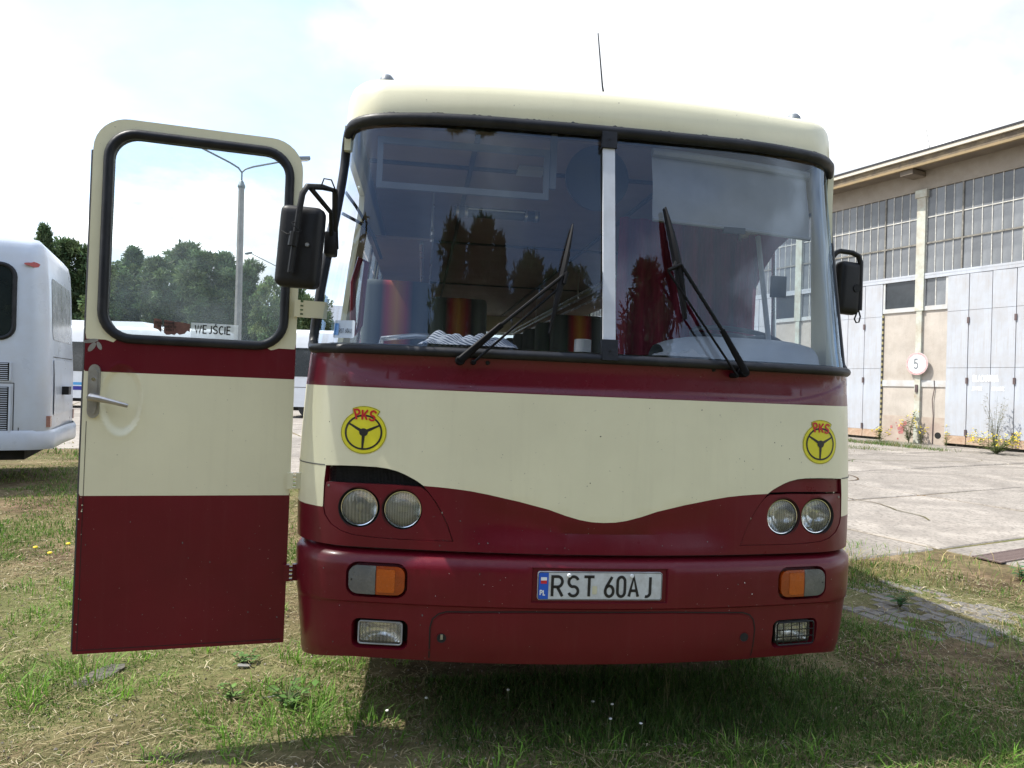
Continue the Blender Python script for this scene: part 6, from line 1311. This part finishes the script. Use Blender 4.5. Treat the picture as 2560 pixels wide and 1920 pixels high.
weed('leafy_weed', cw(4.35,6.0), 9, .12, .2, .08, .02, 'leafy weed at the turf edge below the drain grate', 'weed', 'weeds', seed=5, gcol=(.06,.15,.06))
weed('tall_weed', hp(C0+.02,.45), 16, .32, .95, .12, .03, 'tall flowering weed against the hangar wall under the round sign', 'weed', 'weeds', .5, 6, gcol=(.12,.15,.06))
weed('tall_weed', hp(C0-.75,.75), 14, .35, .45, .14, .03, 'low yellow-flowered weed left of the round sign foot', 'weed', 'weeds', .7, 7, gcol=(.14,.16,.05))
weed('tall_weed', hp(C0+.45,.5), 9, .2, .55, .12, .02, 'thin yellow-flowered stalk near the hole in the hangar plinth', 'weed', 'weeds', .7, 8, gcol=(.14,.15,.07))
weed('tall_weed', hp(C0+3.2,1.5), 46, .8, .55, .12, .03, 'broad clump of yellow-flowered weeds before the big gate', 'weed', 'weeds', .8, 9, gcol=(.13,.17,.05))
weed('tall_weed', hp(C0+2.6,.5), 16, .4, 1.5, .10, .012, 'thin leafless tall stalks in front of the gate leaves', 'weed', 'weeds', 0, 10, gcol=(.22,.20,.12))
weed('tall_weed', hp(C0+1.35,.7), 6, .15, .7, .12, .02, 'single yellow-flowered stalk at the gate corner', 'weed', 'weeds', .6, 11, gcol=(.14,.17,.05))
# moss and grass filling the slab joints
V = []; C = []
for (t0, d0, t1, d1, n, h) in ((-3.5,1.5,4.6,2.2,3400,.13),(-1.5,4.1,4.2,4.1,1300,.07),(1.0,6.2,3.8,5.6,900,.11),(-1,5.2,2.4,4.9,900,.10),(-3,7.6,6,7.6,500,.03),(1.1,1,1.1,9,300,.03),(-3,11.1,6,11.1,500,.04),(3.6,4,3.6,14,300,.03)):
    u = r.random(n); p0 = hp(t0,d0); p1 = hp(t1,d1); x = p0.x+(p1.x-p0.x)*u+r.normal(0,.05 if h < .05 else .22,n); y = p0.y+(p1.y-p0.y)*u+r.normal(0,.05 if h < .05 else .22,n); hh = h*r.uniform(.3,1.2,n)*(.3+vnoise(x,y,1.3,8)*1.2); a = r.uniform(0,6.28,n); w = .006*r.uniform(.6,1.4,n)
    P = np.stack([x,y,0*x],1); D = np.stack([np.cos(a)*w,np.sin(a)*w,0*x],1); T = P+np.stack([np.sin(a)*hh*.5,np.cos(a)*hh*.5,hh+.02],1); V.append(np.stack([P-D,P+D,T+D*.2,T-D*.2],1)); C.append(np.array(GR+DRY[:2])[r.integers(0,7,n)]*r.uniform(.7,1.2,n)[:,None])
tag(soup('joint_grass', np.concatenate(V), np.concatenate(C), 'grass_blade'), 'thin grass growing in the joints of the concrete yard', 'grass', kind='stuff')
# dandelions far left, white clover heads in the shade
fl_me = None; rs = random.Random(3)
def flower(name, p, matn, rad, h, label, cat, group):
    o = empty(name, p, 0, label, cat, group); b = MB(); b.tube([(0,0,0),(rs.uniform(-.01,.01),0,h)], .002, 4); b.build('stem', 'weed_stem', o); b = MB(); b.lathe([(.0,rad*.5),(rad*.7,rad*.4),(rad,.0),(rad*.5,-rad*.4)], (0,0,h), (0,0,1), 9); b.build('flower_head', matn, o)
ORD = ('first','second','third','fourth','fifth','sixth','seventh','eighth','ninth')
for k_, (X, Z) in enumerate(sorted((((-3.95,5.95),(-3.72,6.02),(-3.6,6.1),(-3.52,6.05),(-3.42,6.35),(-3.25,6.2),(-3.05,6.55),(-3.7,5.75),(-2.95,6.3))), key=lambda q: q[0]/q[1])):
    flower('dandelion', cw(X, Z), 'flower_yellow', .019, rs.uniform(.07,.12), ORD[k_]+' yellow dandelion from the left in the sunny turf beside the door', 'dandelion', 'dandelions')
for k_, (X, Z) in enumerate(sorted((((.42,3.35),(.50,3.28),(.47,3.12),(.60,3.10),(-.36,3.30),(-.52,3.18),(.02,3.4))), key=lambda q: q[0]/q[1])):
    flower('clover', cw(X, Z), 'flower_white', .008, rs.uniform(.05,.10), ORD[k_]+' white clover head from the left in the shade under the bumper', 'clover', 'clover heads')
# litter
b = MB(); b.prism([(-.035,-.015),(.02,-.022),(.038,.0),(.01,.020),(-.03,.012)], lambda x, y, h: Vector((x, y, h)), 0, .006); o = b.build('paper_scrap', 'visor_cloth'); o.location = cw(-1.39, 3.79, .012); o.rotation_euler = (.1,.15,.4); tag(o, 'small cream paper chip on bare soil below the door', 'litter')
b = MB(); b.tube([(-.032,0,0),(.03,.004,.003)], .004, 6); o = b.build('wood_chip', 'visor_cloth'); o.location = cw(-1.13, 3.42, .012); o.rotation_euler = (0,0,.2); tag(o, 'pale thin stick lying beside the bright green weed', 'litter')
